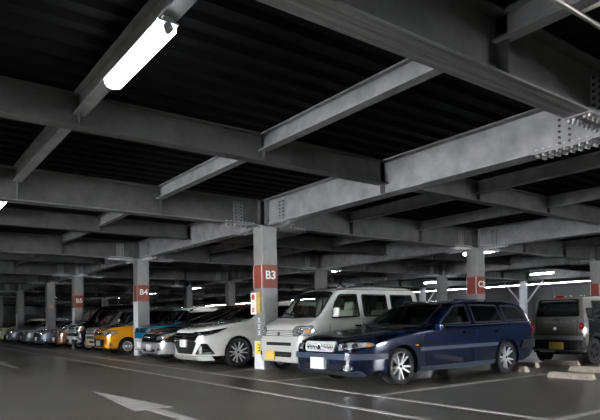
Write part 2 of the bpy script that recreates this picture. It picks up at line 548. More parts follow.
lamp_spots = [(1.96, -2.85 + 8 * k) for k in range(8)] + [(18.3, -2.85 + 8 * k) for k in range(9)] + [(-5.9, -2.85), (-5.9, 5.15)] + [(12.6, 61.0), (12.6, 53.0)] + [(30.3, 17.6), (30.3, 25.6)]  # unseen left pair and the pair by the white posts are added for extra light
lamp_lab = {(1.96, 1): 'long lit fluorescent lamp under the dark beam, upper left', (1.96, 2): 'lit fluorescent lamp cut by the left picture edge'}
base_lamp = make_lamp()
for i, (x, y) in enumerate(lamp_spots):
    l = base_lamp if i == 0 else copy_tree(base_lamp)
    l.location = (x, y, 3.58)
    k = round((y + 2.85) / 8)
    lab = lamp_lab.get((x, k)) if x == 1.96 else None
    if not lab and x == 18.3:
        lab = {2: 'lit fluorescent lamp seen behind column C3', 3: 'lit fluorescent lamp above the silver van roof', 4: 'small lit lamp beside the alarm sign of column B3',
               5: 'tiny lit lamp deep between columns B4 and B3'}.get(k)
    if x == 30.3: lab = 'added lamp brightening the white braced post ' + ('right of column C3' if y < 20 else 'behind the silver van roof')
    if lab: tag(l, lab, 'lamp')
    else: tag(l, 'fluorescent lamp hung under the beams away from the near columns', 'lamp', 'far fluorescent lamps')

# conduits near the camera, upper right
bm = bmesh.new(); cyl(bm, (2.6, 2.34, 3.62), (7.1, 2.34, 3.62), 0.022, n=10); tag(obj('conduit_pipe', bm, 'pipe', smooth=40), 'thin pale conduit pipe slanting across the upper right corner', 'pipe')
bm = bmesh.new(); cyl(bm, (4.68, 2.33, 3.64), (4.68, -1.5, 3.64), 0.018, n=10); tag(obj('conduit_pipe', bm, 'pipe', smooth=40), 'short branch conduit joining the pale pipe, upper right corner', 'pipe')

# ------------------------------------------------------------------ floor markings and wheel stops
def mark(x0, x1, y0, y1):
    bm = bmesh.new(); box(bm, x0, x1, y0, y1, -0.002, 0.003)
    return struct(obj('floor_marking', bm, 'white_paint'))


mark(5.78, 5.88, -5, 40); mark(4.80, 4.90, -5, 34)
stall_y = []
for y0, y1, n in ((-4.73, 3.27, 3), (3.27, 11.27, 3), (11.27, 19.27, 3), (19.27, 27.27, 3), (27.27, 32.6, 2), (32.6, 40.9, 3)):
    for k in range(n):
        stall_y.append(y0 + (y1 - y0) * k / n)
for y in stall_y:
    if abs(y - 5.94) < 0.05: y = 6.06
    if abs(y - 8.6) < 0.05: y = 8.78
    mark(5.88, 10.9, y - 0.05, y + 0.05)
    mark(10.95, 15.9, y - 0.05, y + 0.05)
mark(15.9, 16.0, -5, 40)


def arrow(y, label):
    bm = bmesh.new()
    pts = [(2.82, 9.58), (3.10, 7.06), (2.92, 7.12), (2.91, 4.6), (2.76, 4.6), (2.75, 7.10), (2.58, 7.02)]
    bot = [bm.verts.new((a, b + y, -0.001)) for a, b in pts]; top = [bm.verts.new((a, b + y, 0.003)) for a, b in pts]
    bm.faces.new(top); bm.faces.new(bot[::-1])
    for i in range(7): bm.faces.new((bot[i], bot[(i + 1) % 7], top[(i + 1) % 7], top[i]))
    tag(obj('arrow_marking', bm, 'white_paint'), label, 'floor arrow', kind='thing')


arrow(0, 'white arrow painted on the dark driving lane floor')
arrow(11.74, 'tail of a second white painted arrow at the left edge')


def wheel_stop(x, y, lab, ln=0.86):
    bm = bmesh.new()
    pr = [(-0.085, 0), (-0.065, 0.10), (-0.04, 0.115), (0.04, 0.115), (0.065, 0.10), (0.085, 0)]
    h = ln / 2
    A = [bm.verts.new((px, -h + (0.04 if pz > 0.05 else 0), pz)) for px, pz in pr]; B = [bm.verts.new((px, h - (0.04 if pz > 0.05 else 0), pz)) for px, pz in pr]
    for i in range(6): bm.faces.new((A[i], A[(i + 1) % 6], B[(i + 1) % 6], B[i]))
    bm.faces.new(A[::-1]); bm.faces.new(B)
    bmesh.ops.bevel(bm, geom=[e for e in bm.edges], offset=0.012, segments=2, affect='EDGES')
    o = obj('wheel_stop', bm, 'concrete', smooth=30, loc=(x, y, 0))
    bm = bmesh.new(); cyl(bm, (0, -h + 0.14, 0.11), (0, -h + 0.14, 0.118), 0.02, n=10); cyl(bm, (0, h - 0.14, 0.11), (0, h - 0.14, 0.118), 0.02, n=10)
    cyl(bm, (-0.08, -h + 0.1, 0.05), (-0.088, -h + 0.1, 0.05), 0.012, n=8)
    obj('anchor_bolt', bm, 'dark_metal', o)
    tag(o, lab, 'wheel stop')
    return o


wheel_stop(10.02, 5.30, 'concrete wheel stop in the empty stall, nearest one')
wheel_stop(11.45, 5.65, 'concrete wheel stop just behind the nearest one in the empty stall')
wheel_stop(10.60, 6.93, 'concrete wheel stop at the rear tyre of the navy wagon')
wheel_stop(11.70, 7.35, 'shaded concrete wheel stop behind the navy wagon bumper')
wheel_stop(12.7, 6.95, 'concrete wheel stop under the tail of the grey kei car')

# ------------------------------------------------------------------ cars
def curve(pts):
    """monotone-ish cubic through (x, value) points"""
    n = len(pts)
    xs = [p[0] for p in pts]; ys = [p[1] for p in pts]
    d = [(ys[i + 1] - ys[i]) / (xs[i + 1] - xs[i]) for i in range(n - 1)]
    t = [d[0]] + [0 if d[i - 1] * d[i] <= 0 else 2 * d[i - 1] * d[i] / (d[i - 1] + d[i]) for i in range(1, n - 1)] + [d[-1]]
    def f(x):
        if x <= xs[0]: return ys[0]
        if x >= xs[-1]: return ys[-1]
        i = 0
        while xs[i + 1] < x: i += 1
        h = xs[i + 1] - xs[i]; s = (x - xs[i]) / h
        return ((1 + 2 * s) * (1 - s) ** 2 * ys[i] + s * (1 - s) ** 2 * h * t[i] + s * s * (3 - 2 * s) * ys[i + 1] + s * s * (s - 1) * h * t[i + 1])
    return f


def inpoly(x, y, P):
    c = False
    for i in range(len(P)):
        x1, y1 = P[i]; x2, y2 = P[i - 1]
        if (y1 > y) != (y2 > y) and x < (x2 - x1) * (y - y1) / (y2 - y1) + x1:
            c = not c
    return c


def offset_poly(P, d):
    """shrink (d > 0) a polygon by moving its edges inwards"""
    A = sum(P[i - 1][0] * P[i][1] - P[i][0] * P[i - 1][1] for i in range(len(P)))
    s = 1 if A > 0 else -1
    out = []
    n = len(P)
    for i in range(n):
        p0, p1, p2 = Vector(P[i - 1]), Vector(P[i]), Vector(P[(i + 1) % n])
        e1 = (p1 - p0).normalized(); e2 = (p2 - p1).normalized()
        n1 = Vector((-e1.y, e1.x)) * s; n2 = Vector((-e2.y, e2.x)) * s
        b = (n1 + n2)
        if b.length < 1e-6: b = n1.copy()
        b.normalize()
        k = d / max(0.35, b.dot(n1))
        out.append(tuple(p1 + b * k))
    return out


def round_poly(P, r, seg=4):
    out = []
    n = len(P)
    for i in range(n):
        p0, p1, p2 = Vector(P[i - 1]), Vector(P[i]), Vector(P[(i + 1) % n])
        a = min(r, (p0 - p1).length * 0.45); b = min(r, (p2 - p1).length * 0.45)
        A = p1 + (p0 - p1).normalized() * a; B = p1 + (p2 - p1).normalized() * b
        for k in range(seg + 1):
            t = k / seg
            out.append(tuple(A * (1 - t) ** 2 + p1 * 2 * t * (1 - t) + B * t * t))
    return out


def circle(cx, cz, r, n=20, ry=None):
    return [(cx + r * cos(2 * pi * i / n), cz + (ry or r) * sin(2 * pi * i / n)) for i in range(n)]


FR = {'front': ((0, 1, 0), (0, 0, 1), (1, 0, 0)), 'rear': ((0, 1, 0), (0, 0, 1), (-1, 0, 0)),
      'side': ((1, 0, 0), (0, 0, 1), (0, 1, 0)), 'top': ((1, 0, 0), (0, 1, 0), (0, 0, -1)),
      'corner': ((-0.6, 0.8, 0), (0, 0, 1), (0.8, 0.6, 0))}


class Car:
    def __init__(s, name, X, Y, L, W, top, belt, bottom, nose=(0.72, 0.5), tail=(0.85, 0.35), tumble=0.36, crown=0.07, wheels=(), R=0.33, rz=0, label='', bulge=0.03):
        s.L, s.W, s.R, s.wx = L, W, R, wheels
        s.root = empty(name, (X, Y, 0), rz)
        tag(s.root, label, 'car')
        s.top, s.belt, s.bot = curve(top), curve(belt), curve(bottom)
        s.nose, s.tail, s.tumble, s.crown, s.bulge = nose, tail, tumble, crown, bulge
        s.build()

    def width(s, x):
        W = s.W
        w0, a = s.nose; w1, b = s.tail
        f = 1.0
        if x < a: f = w0 + (1 - w0) * (1 - (1 - x / a) ** 2.4) ** (1 / 1.6)
        if s.L - x < b: f = min(f, w1 + (1 - w1) * (1 - (1 - (s.L - x) / b) ** 2.4) ** (1 / 1.8))
        return W * f

    def section(s, x):
        W = s.width(x); zt = s.top(x); hs = min(s.belt(x), zt - 0.03); z0 = s.bot(x)
        hs = max(hs, z0 + 0.12)
        cr = min(s.crown, 0.45 * (zt - hs))
        ze = zt - cr
        ws = W * 0.955
        wt = max(W * 0.4, ws - s.tumble * (ze - hs) - 0.01)
        P = [(0, z0), (W * 0.45, z0), (W * 0.86, z0), (W * 0.935, z0 + 0.015), (W * 0.968, z0 + 0.06)]
        n = 11
        zl = z0 + 0.06; zh = hs - 0.05
        for k in range(1, n + 1):
            t = k / n
            z = zl + (zh - zl) * t
            P.append((W * (0.968 + 0.032 * sin(pi * min(1, t * 1.05) * 0.62) / 1.0 - (s.bulge * max(0, t - 0.55) * 0.9)), z))
        yl, _ = P[-1]
        P.append(((yl + ws) / 2 + 0.006, hs - 0.02)); P.append((ws, hs))
        n = 10
        for k in range(1, n + 1):
            t = k / n
            P.append((ws + (wt - ws) * t, hs + (ze - hs) * t))
        # roof edge and crown
        for k in range(1, 10):
            t = k / 9
            a = t * pi / 2
            P.append((wt * cos(a) ** 0.55 if k < 9 else 0, ze + cr * sin(a) ** 0.9))
        return P

    def build(s):
        L = s.L
        xs = [0, 0.008, 0.025, 0.055, 0.10]
        x = 0.15
        while x < L - 0.13: xs.append(x); x += 0.05
        xs += [L - 0.10, L - 0.055, L - 0.025, L - 0.008, L]
        s.xs = xs
        bm = bmesh.new()
        secs = []
        for i, x in enumerate(xs):
            P = s.section(x)
            e = min(x, L - x)
            k = 1 - 0.035 * max(0, 1 - e / 0.055) ** 2   # soften the end caps
            zm = (P[0][1] + P[-1][1]) / 2
            P = [(y * k, zm + (z - zm) * k) for y, z in P]
            ring = []
            for sg in (-1, 1):
                row = []
                for y, z in P:
                    row.append((x, sg * y, z))
                ring.append(row)
            full = ring[0] + ring[1][-2:0:-1]
            secs.append([bm.verts.new(v) for v in full])
        n = len(secs[0])
        s.nsec = len(P)
        for a, b in zip(secs[:-1], secs[1:]):
            for j in range(n):
                bm.faces.new((a[j], b[j], b[(j + 1) % n], a[(j + 1) % n]))
        for ring, flip in ((secs[0], True), (secs[-1], False)):
            zs = [v.co.z for v in ring]
            c = bm.verts.new((ring[0].co.x, 0, (min(zs) + max(zs)) / 2))
            mid = [bm.verts.new(c.co + (v.co - c.co) * 0.6) for v in ring]
            for j in range(n):
                k = (j + 1) % n
                bm.faces.new((ring[j], ring[k], mid[k], mid[j]))
                bm.faces.new((mid[j], mid[k], c))
        bmesh.ops.recalc_face_normals(bm, faces=bm.faces[:])
        s.bm = bm
        s.bvh = BVHTree.FromBMesh(bm)

    # ---- draping
    def _proj(s, bm, frame, off, th, mirror=False):
        du, dv, dd = [Vector(v).normalized() for v in (FR[frame] if isinstance(frame, str) else frame)]
        hit = {}
        for v in bm.verts:
            P = du * v.co.x + dv * v.co.y
            if frame == 'side': pass
            o = P - dd * 8
            loc, nrm, idx, dist = s.bvh.ray_cast(o, dd)
            if loc is None:
                loc, nrm, idx, dist = s.bvh.find_nearest(P)
            if nrm.dot(dd) > 0: nrm = -nrm
            hit[v] = (loc.copy(), nrm.copy())
        bedges = [e for e in bm.edges if len(e.link_faces) == 1]
        low = {}
        for v, (l, nn) in hit.items():
            v.co = l + nn * off
        for e in bedges:
            for v in e.verts:
                if v not in low:
                    l, nn = hit[v]
                    low[v] = bm.verts.new(l - nn * th)
        for e in bedges:
            a, b = e.verts
            try: bm.faces.new((a, b, low[b], low[a]))
            except ValueError: pass
        bmesh.ops.recalc_face_normals(bm, faces=bm.faces[:])
        # make the patch face outwards
        c = sum((f.normal.dot(dd) * f.calc_area() for f in bm.faces), 0.0)
        if c > 0: bmesh.ops.reverse_faces(bm, faces=bm.faces[:])
        if mirror:
            for v in bm.verts: v.co.y = -v.co.y
            bmesh.ops.reverse_faces(bm, faces=bm.faces[:])

    def patch_bm(s, poly, frame, off=0.006, th=0.01, cell=0.07, mirror=False):
        bm = bmesh.new()
        bm.faces.new([bm.verts.new((a, b, 0)) for a, b in poly])
        us = [p[0] for p in poly]; vs = [p[1] for p in poly]
        for ax, lo, hi in ((0, min(us), max(us)), (1, min(vs), max(vs))):
            t = lo + cell
            while t < hi - 0.005:
                co = Vector((0, 0, 0)); co[ax] = t
                no = Vector((0, 0, 0)); no[ax] = 1
                bmesh.ops.bisect_plane(bm, geom=bm.verts[:] + bm.edges[:] + bm.faces[:], plane_co=co, plane_no=no)
                t += cell
        bmesh.ops.triangulate(bm, faces=[f for f in bm.faces if len(f.verts) > 4])
        s._proj(bm, frame, off, th, mirror)
        return bm

    def ring_bm(s, poly, d, frame, off=0.008, th=0.012, mirror=False, cell=0.06):
        fine = []
        n = len(poly)
        for i in range(n):
            a, b = Vector(poly[i]), Vector(poly[(i + 1) % n])
            k = max(1, int((b - a).length / cell))
            for q in range(k): fine.append(tuple(a + (b - a) * q / k))
        inner = offset_poly(fine, d)
        bm = bmesh.new()
        A = [bm.verts.new((*p, 0)) for p in fine]; B = [bm.verts.new((*p, 0)) for p in inner]
        for i in range(len(fine)):
            j = (i + 1) % len(fine)
            bm.faces.new((A[i], A[j], B[j], B[i]))
        s._proj(bm, frame, off, th, mirror)
        return bm

    def strip_bm(s, line, w, frame, off=0.004, th=0.004, mirror=False, cell=0.06):
        fine = []
        for a, b in zip(line[:-1], line[1:]):
            a, b = Vector(a), Vector(b)
            k = max(1, int((b - a).length / cell))
            for q in range(k): fine.append(a + (b - a) * q / k)
        fine.append(Vector(line[-1]))
        bm = bmesh.new(); A = []; B = []
        for i, p in enumerate(fine):
            t = (fine[min(i + 1, len(fine) - 1)] - fine[max(i - 1, 0)]).normalized()
            nn = Vector((-t.y, t.x)) * w / 2
            A.append(bm.verts.new((*(p + nn), 0))); B.append(bm.verts.new((*(p - nn), 0)))
        for i in range(len(fine) - 1): bm.faces.new((A[i], A[i + 1], B[i + 1], B[i]))
        s._proj(bm, frame, off, th, mirror)
        return bm

    def add(s, name, bm, mt, parent=None, label=None, smooth=40):
        me = bpy.data.meshes.new(name)
        bm.to_mesh(me); bm.free()
        me.materials.append(M[mt])
        for p in me.polygons: p.use_smooth = True
        me.set_sharp_from_angle(angle=radians(smooth))
        o = bpy.data.objects.new(name, me); COL.objects.link(o)
        o.parent = parent or s.root
        if label: o['label'] = label
        return o

    def patch(s, name, poly, frame, mt, off=0.006, th=0.01, cell=0.07, both=False, parent=None, label=None, rnd=0.0):
        if rnd: poly = round_poly(poly, rnd)
        o = s.add(name, s.patch_bm(poly, frame, off, th, cell), mt, parent, label)
        if both: s.add(name, s.patch_bm(poly, frame, off, th, cell, True), mt, parent, label)
        return o

    def ring(s, name, poly, d, frame, mt, both=False, off=0.010, rnd=0.0, parent=None):
        if rnd: poly = round_poly(poly, rnd)
        o = s.add(name, s.ring_bm(poly, d, frame, off), mt, parent)
        if both: s.add(name, s.ring_bm(poly, d, frame, off, mirror=True), mt, parent)
        return o

    def strip(s, name, line, w, frame, mt, both=False, off=0.004, th=0.004, parent=None):
        o = s.add(name, s.strip_bm(line, w, frame, off, th), mt, parent)
        if both: s.add(name, s.strip_bm(line, w, frame, off, th, True), mt, parent)
        return o

    # ---- windows: real openings in the shell when clear, dark panes on the shell otherwise
    def window(s, name, poly, frame, clear=False, both=False, rnd=0.05, mt=None, frame_w=0.03, frame_mt='black'):
        poly = round_poly(poly, rnd)
        if clear:
            inner = offset_poly(poly, 0.012)
            du, dv, dd = [Vector(v).normalized() for v in FR[frame]]
            kill = []
            for f in s.bm.faces:
                c = f.calc_center_median()
                u, v = c.dot(du), c.dot(dv)
                if inpoly(u, v, inner):
                    if frame == 'side' and c.z > 0.7 and abs(c.y) > s.W * 0.6 and (both or c.y < 0): kill.append(f)
                    elif frame == 'top' and c.z > s.belt(c.x) + 0.02: kill.append(f)
                    elif frame in ('rear',) and c.x > s.L * 0.8: kill.append(f)
            bmesh.ops.delete(s.bm, geom=kill, context='FACES')
        g = mt or ('glass' if clear else 'glass_dark')
        s.add(name, s.patch_bm(poly, frame, 0.004, 0.002), g)
        if both: s.add(name, s.patch_bm(poly, frame, 0.004, 0.002, mirror=True), g)
        if frame_w:
            s.add('window_seal', s.ring_bm(poly, frame_w, frame, 0.009), frame_mt)
            if both: s.add('window_seal', s.ring_bm(poly, frame_w, frame, 0.009, mirror=True), frame_mt)

    def wheels(s, style='alloy', spokes=8, tw=0.215, rim=0.72, lip_mt=None, lip=0.05, body_mt='navy', twin=False, hub='dark_metal'):
        R = s.R
        arch = R + 0.055
        for wx in s.wx:
            # cut the arch
            kill = []
            for f in s.bm.faces:
                c = f.calc_center_median()
                if abs(c.y) > s.W - 0.30 and math.hypot(c.x - wx, c.z - R) < arch and c.z < s.R + arch + 0.1: kill.append(f)
            bmesh.ops.delete(s.bm, geom=kill, context='FACES')
            for v in s.bm.verts:
                if abs(v.co.y) > s.W - 0.30 and v.co.z > s.bot(wx) - 0.02:
                    d = math.hypot(v.co.x - wx, v.co.z - R)
                    if arch - 0.03 < d < arch + 0.03 and d > 0 and any(len(e.link_faces) == 1 for e in v.link_edges):
                        v.co.x = wx + (v.co.x - wx) * arch / d; v.co.z = R + (v.co.z - R) * arch / d
            for sg in (-1, 1):
                # liner
                bm = bmesh.new()
                n = 18
                yo, yi = sg * (s.width(wx) * 0.965 - 0.01), sg * (s.W - 0.34)
                zb = s.bot(wx)
                A, B = [], []
                for k in range(n + 1):
                    a = -0.35 + (pi + 0.7) * k / n
                    x, z = wx + (arch + 0.012) * cos(a), max(zb - 0.01, R + (arch + 0.012) * sin(a))
                    A.append(bm.verts.new((x, yo, z))); B.append(bm.verts.new((x, yi, z)))
                for k in range(n):
                    bm.faces.new((A[k], A[k + 1], B[k + 1], B[k]))
                bm.faces.new(B)
                bmesh.ops.recalc_face_normals(bm, faces=bm.faces[:])
                s.add('wheel_well', bm, 'matte_black')
                # lip
                a0 = -0.15 if zb < R - 0.02 else 0.05
                line = []
                for k in range(25):
                    a = a0 + (pi - 2 * a0) * k / 24
                    line.append((wx + (arch + lip / 2 - 0.008) * cos(a), max(zb + 0.02, R + (arch + lip / 2 - 0.008) * sin(a))))
                s.add('wheel_arch', s.strip_bm(line, lip, 'side', 0.010, 0.03, mirror=sg > 0), lip_mt or body_mt)
        # wheels
        yw = s.W - tw / 2 - 0.035
        first = None
        for wx in s.wx:
            for sg in (-1, 1):
                if first is None:
                    t = s.make_wheel(R, tw, rim, style, spokes, twin, hub)
                    first = t
                else:
                    t = copy_tree(first, s.root)
                t.location = (wx, sg * yw, R)
                t.rotation_euler = (0, random.uniform(0, 1.2) if sg < 0 else random.uniform(0, 1.2), 0 if sg < 0 else pi)

    def make_wheel(s, R, tw, rim, style, spokes, twin, hub):
        """tyre centred on the origin, outer side facing -Y"""
        Rr = R * rim
        h = tw / 2
        bm = bmesh.new()
        prof = [(Rr, -h * 0.86), (Rr + 0.012, -h * 0.98), (R * 0.88, -h * 1.02), (R * 0.95, -h * 0.93), (R * 0.985, -h * 0.75), (R, -h * 0.4), (R, h * 0.4),
                (R * 0.985, h * 0.75), (R * 0.95, h * 0.93), (R * 0.88, h * 1.02), (Rr, h * 0.86), (Rr * 0.97, h * 0.5), (Rr * 0.97, -h * 0.5), (Rr, -h * 0.86)]
        lathe_y(bm, prof, 44)
        bmesh.ops.recalc_face_normals(bm, faces=bm.faces[:])
        t = s.add('wheel', bm, 'rubber')
        rim_m = 'alloy' if style in ('alloy', 'two_tone') else ('dark_metal' if style == 'dark' else 'alloy')
        bm = bmesh.new()
        lathe_y(bm, [(Rr, -h * 0.80), (Rr + 0.006, -h * 0.93), (Rr - 0.012, -h * 0.95), (Rr - 0.022, -h * 0.82), (Rr - 0.03, h * 0.3), (Rr * 0.3, h * 0.45), (0, h * 0.45)], 44)
        s.add('rim_barrel', bm, 'dark_metal' if style == 'two_tone' else ('dark_metal' if style in ('dark', 'alloy') else 'alloy'), t)
        bm = bmesh.new()
        if style == 'steel':
            lathe_y(bm, [(Rr - 0.02, -h * 0.80), (Rr * 0.86, -h * 0.55), (Rr * 0.62, -h * 0.72), (Rr * 0.45, -h * 0.5), (Rr * 0.28, -h * 0.75), (0, -h * 0.78)], 32)
            s.add('wheel_cover', bm, 'car_silver', t)
        else:
            for k in range(spokes):
                a0 = 2 * pi * k / spokes
                offs = (-0.17, 0.17) if twin else (0,)
                for oo in offs:
                    a = a0 + oo
                    w0, w1 = (0.022, 0.017) if twin else (0.034, 0.028)
                    if spokes <= 6 and not twin: w0, w1 = 0.05, 0.045
                    d = Vector((cos(a), 0, sin(a))); pz = Vector((-sin(a), 0, cos(a)))
                    a2 = a0 + oo * 1.3
                    d2 = Vector((cos(a2), 0, sin(a2)))
                    pts = []
                    for (dd, r, w, y0, y1) in ((d, Rr * 0.16, w0, -h * 0.70, -h * 0.40), (d2, Rr - 0.014, w1, -h * 0.88, -h * 0.60)):
                        c = dd * r
                        for yy, ws in ((y0, w * 0.7), (y1, w)):
                            pts.append((c + pz * ws / 1 * 0.9 + Vector((0, yy, 0)), c - pz * ws * 0.9 + Vector((0, yy, 0))))
                    v = [bm.verts.new(p) for pr in pts for p in pr]
                    for f in ((0, 1, 5, 4), (2, 3, 7, 6), (0, 2, 6, 4), (1, 3, 7, 5)):
                        bm.faces.new([v[i] for i in f])
            lathe_y(bm, [(Rr * 0.24, -h * 0.35), (Rr * 0.24, -h * 0.66), (Rr * 0.2, -h * 0.74), (0, -h * 0.76)], 24)
            bmesh.ops.recalc_face_normals(bm, faces=bm.faces[:])
            s.add('spokes', bm, rim_m, t, smooth=25)
        bm = bmesh.new()
        lathe_y(bm, [(Rr * 0.10, -h * 0.72), (Rr * 0.10, -h * 0.82), (0, -h * 0.83)], 16)
        s.add('hub_cap', bm, hub, t)
        bm = bmesh.new()
        lathe_y(bm, [(Rr * 0.72, -h * 0.1), (Rr * 0.72, 0.0), (0, 0.0)], 32)
        s.add('brake_disc', bm, 'dark_metal', t)
        return t

    def mirror_bits(s, x, z, mt, size=(0.10, 0.20, 0.15), reach=0.06):
        for sg in (-1, 1):
            bm = bmesh.new()
            y0 = s.W * 0.93 + reach
            rbox(bm, x - size[0] / 2, x + size[0] / 2, y0, y0 + size[1], z, z + size[2], 0.03, 3)
            rbox(bm, x - 0.03, x + 0.03, s.W * 0.86, y0 + 0.03, z + 0.01, z + 0.05, 0.008, 1)
            if sg < 0:
                for v in bm.verts: v.co.y = -v.co.y
                bmesh.ops.reverse_faces(bm, faces=bm.faces[:])
            o = s.add('wing_mirror', bm, mt)
            bm = bmesh.new(); box(bm, x + size[0] / 2 - 0.002, x + size[0] / 2 + 0.003, sg * (y0 + 0.02) if sg > 0 else -(y0 + size[1] - 0.02), sg * (y0 + size[1] - 0.02) if sg > 0 else -(y0 + 0.02), z + 0.02, z + size[2] - 0.02)
            s.add('mirror_glass', bm, 'chrome', o)

    def plate(s, y, z, mt, w=0.34, h=0.17, rear=False, off=0.02):
        d = Vector((-1, 0, 0)) if rear else Vector((1, 0, 0))
        loc, nrm, i, dist = s.bvh.ray_cast(Vector((0, y, z)) - d * 8, d)
        x = loc.x
        bm = bmesh.new()
        rbox(bm, x - off - 0.008, x + 0.02, y - w / 2, y + w / 2, z - h / 2, z + h / 2, 0.004, 1)
        if rear:
            for v in bm.verts: v.co.x = 2 * x - v.co.x
            bmesh.ops.reverse_faces(bm, faces=bm.faces[:])
        s.add('number_plate', bm, mt)

    def interior(s, xd, seats, zf=0.42, cloth='interior', zh=None):
        """floor, dashboard, wheel and seats with head rests"""
        W = s.W * 0.86
        bm = bmesh.new(); box(bm, xd - 0.1, s.L - 0.35, -W, W, zf - 0.04, zf); s.add('cabin_floor', bm, 'interior_dark')
        zb = s.belt(xd + 0.1)
        bm = bmesh.new(); rbox(bm, xd - 0.45, xd + 0.12, -W * 0.98, W * 0.98, zf, zb - 0.05, 0.06, 3); s.add('dashboard', bm, 'interior_dark')
        bm = bmesh.new()
        c = Vector((xd + 0.30, 0.38 if True else -0.38, zb - 0.05))
        n = 24; q = Matrix.Rotation(radians(65), 4, 'Y')
        rings = []
        for i in range(n):
            a = 2 * pi * i / n
            rc = []
            for j in range(6):
                b = 2 * pi * j / 6
                rr = 0.18 + 0.014 * cos(b)
                p = q @ Vector((rr * cos(a), rr * sin(a), 0.014 * sin(b)))
                p = Vector((p.x, p.y, p.z)) + c
                rc.append(bm.verts.new(p))
            rings.append(rc)
        for i in range(n):
            for j in range(6):
                bm.faces.new((rings[i][j], rings[(i + 1) % n][j], rings[(i + 1) % n][(j + 1) % 6], rings[i][(j + 1) % 6]))
        cyl(bm, c, c + Vector((-0.25, 0, -0.10)), 0.03, n=8)
        bmesh.ops.recalc_face_normals(bm, faces=bm.faces[:])
        s.add('steering_wheel', bm, 'black')
        for x in seats:
            for sy in (-0.38, 0.38):
                bm = bmesh.new()
                rbox(bm, x, x + 0.5, sy - 0.25, sy + 0.25, zf, zf + 0.22, 0.05, 3)
                t = bmesh.new(); rbox(t, -0.07, 0.07, -0.24, 0.24, 0, 0.60, 0.05, 3)
                merge(bm, t, Matrix.Translation((x + 0.50, sy, zf + 0.16)) @ Matrix.Rotation(radians(14), 4, 'Y'))
                st = s.add('seat', bm, cloth)
                bm = bmesh.new()
                t = bmesh.new(); rbox(t, -0.05, 0.05, -0.13, 0.13, 0.0, 0.18, 0.045, 3)
                merge(bm, t, Matrix.Translation((x + 0.66, sy, zf + 0.76)) @ Matrix.Rotation(radians(8), 4, 'Y'))
                cyl(bm, (x + 0.65, sy - 0.05, zf + 0.70), (x + 0.66, sy - 0.05, zf + 0.80), 0.008, n=6)
                cyl(bm, (x + 0.65, sy + 0.05, zf + 0.70), (x + 0.66, sy + 0.05, zf + 0.80), 0.008, n=6)
                s.add('head_rest', bm, cloth, st)

    def wipers(s, pts):
        bm = None
        for a, b in pts:
            s.strip('wiper', [a, b], 0.022, 'top', 'black', off=0.022, th=-0.006)

    def body(s, mt, upper=None, upper_from=None, name='body'):
        me = bpy.data.meshes.new(name)
        bm = s.bm
        if upper:
            for f in bm.faces:
                c = f.calc_center_median()
                if upper_from(c.x, abs(c.y), c.z): f.material_index = 1
        for f in bm.faces: f.smooth = True
        loose = [v for v in bm.verts if not v.link_faces]
        bmesh.ops.delete(bm, geom=loose, context='VERTS')
        bm.to_mesh(me); bm.free()
        me.materials.append(M[mt])
        if upper: me.materials.append(M[upper])
        me.set_sharp_from_angle(angle=radians(50))
        o = bpy.data.objects.new(name, me); COL.objects.link(o); o.parent = s.root
        # undertray keeps the underside dark and closed
        b = bmesh.new(); box(b, 0.25, s.L - 0.2, -s.W + 0.36, s.W - 0.36, s.bot(s.L / 2) - 0.03, s.bot(s.L / 2) + 0.03)
        s.add('undertray', b, 'matte_black')
        return o

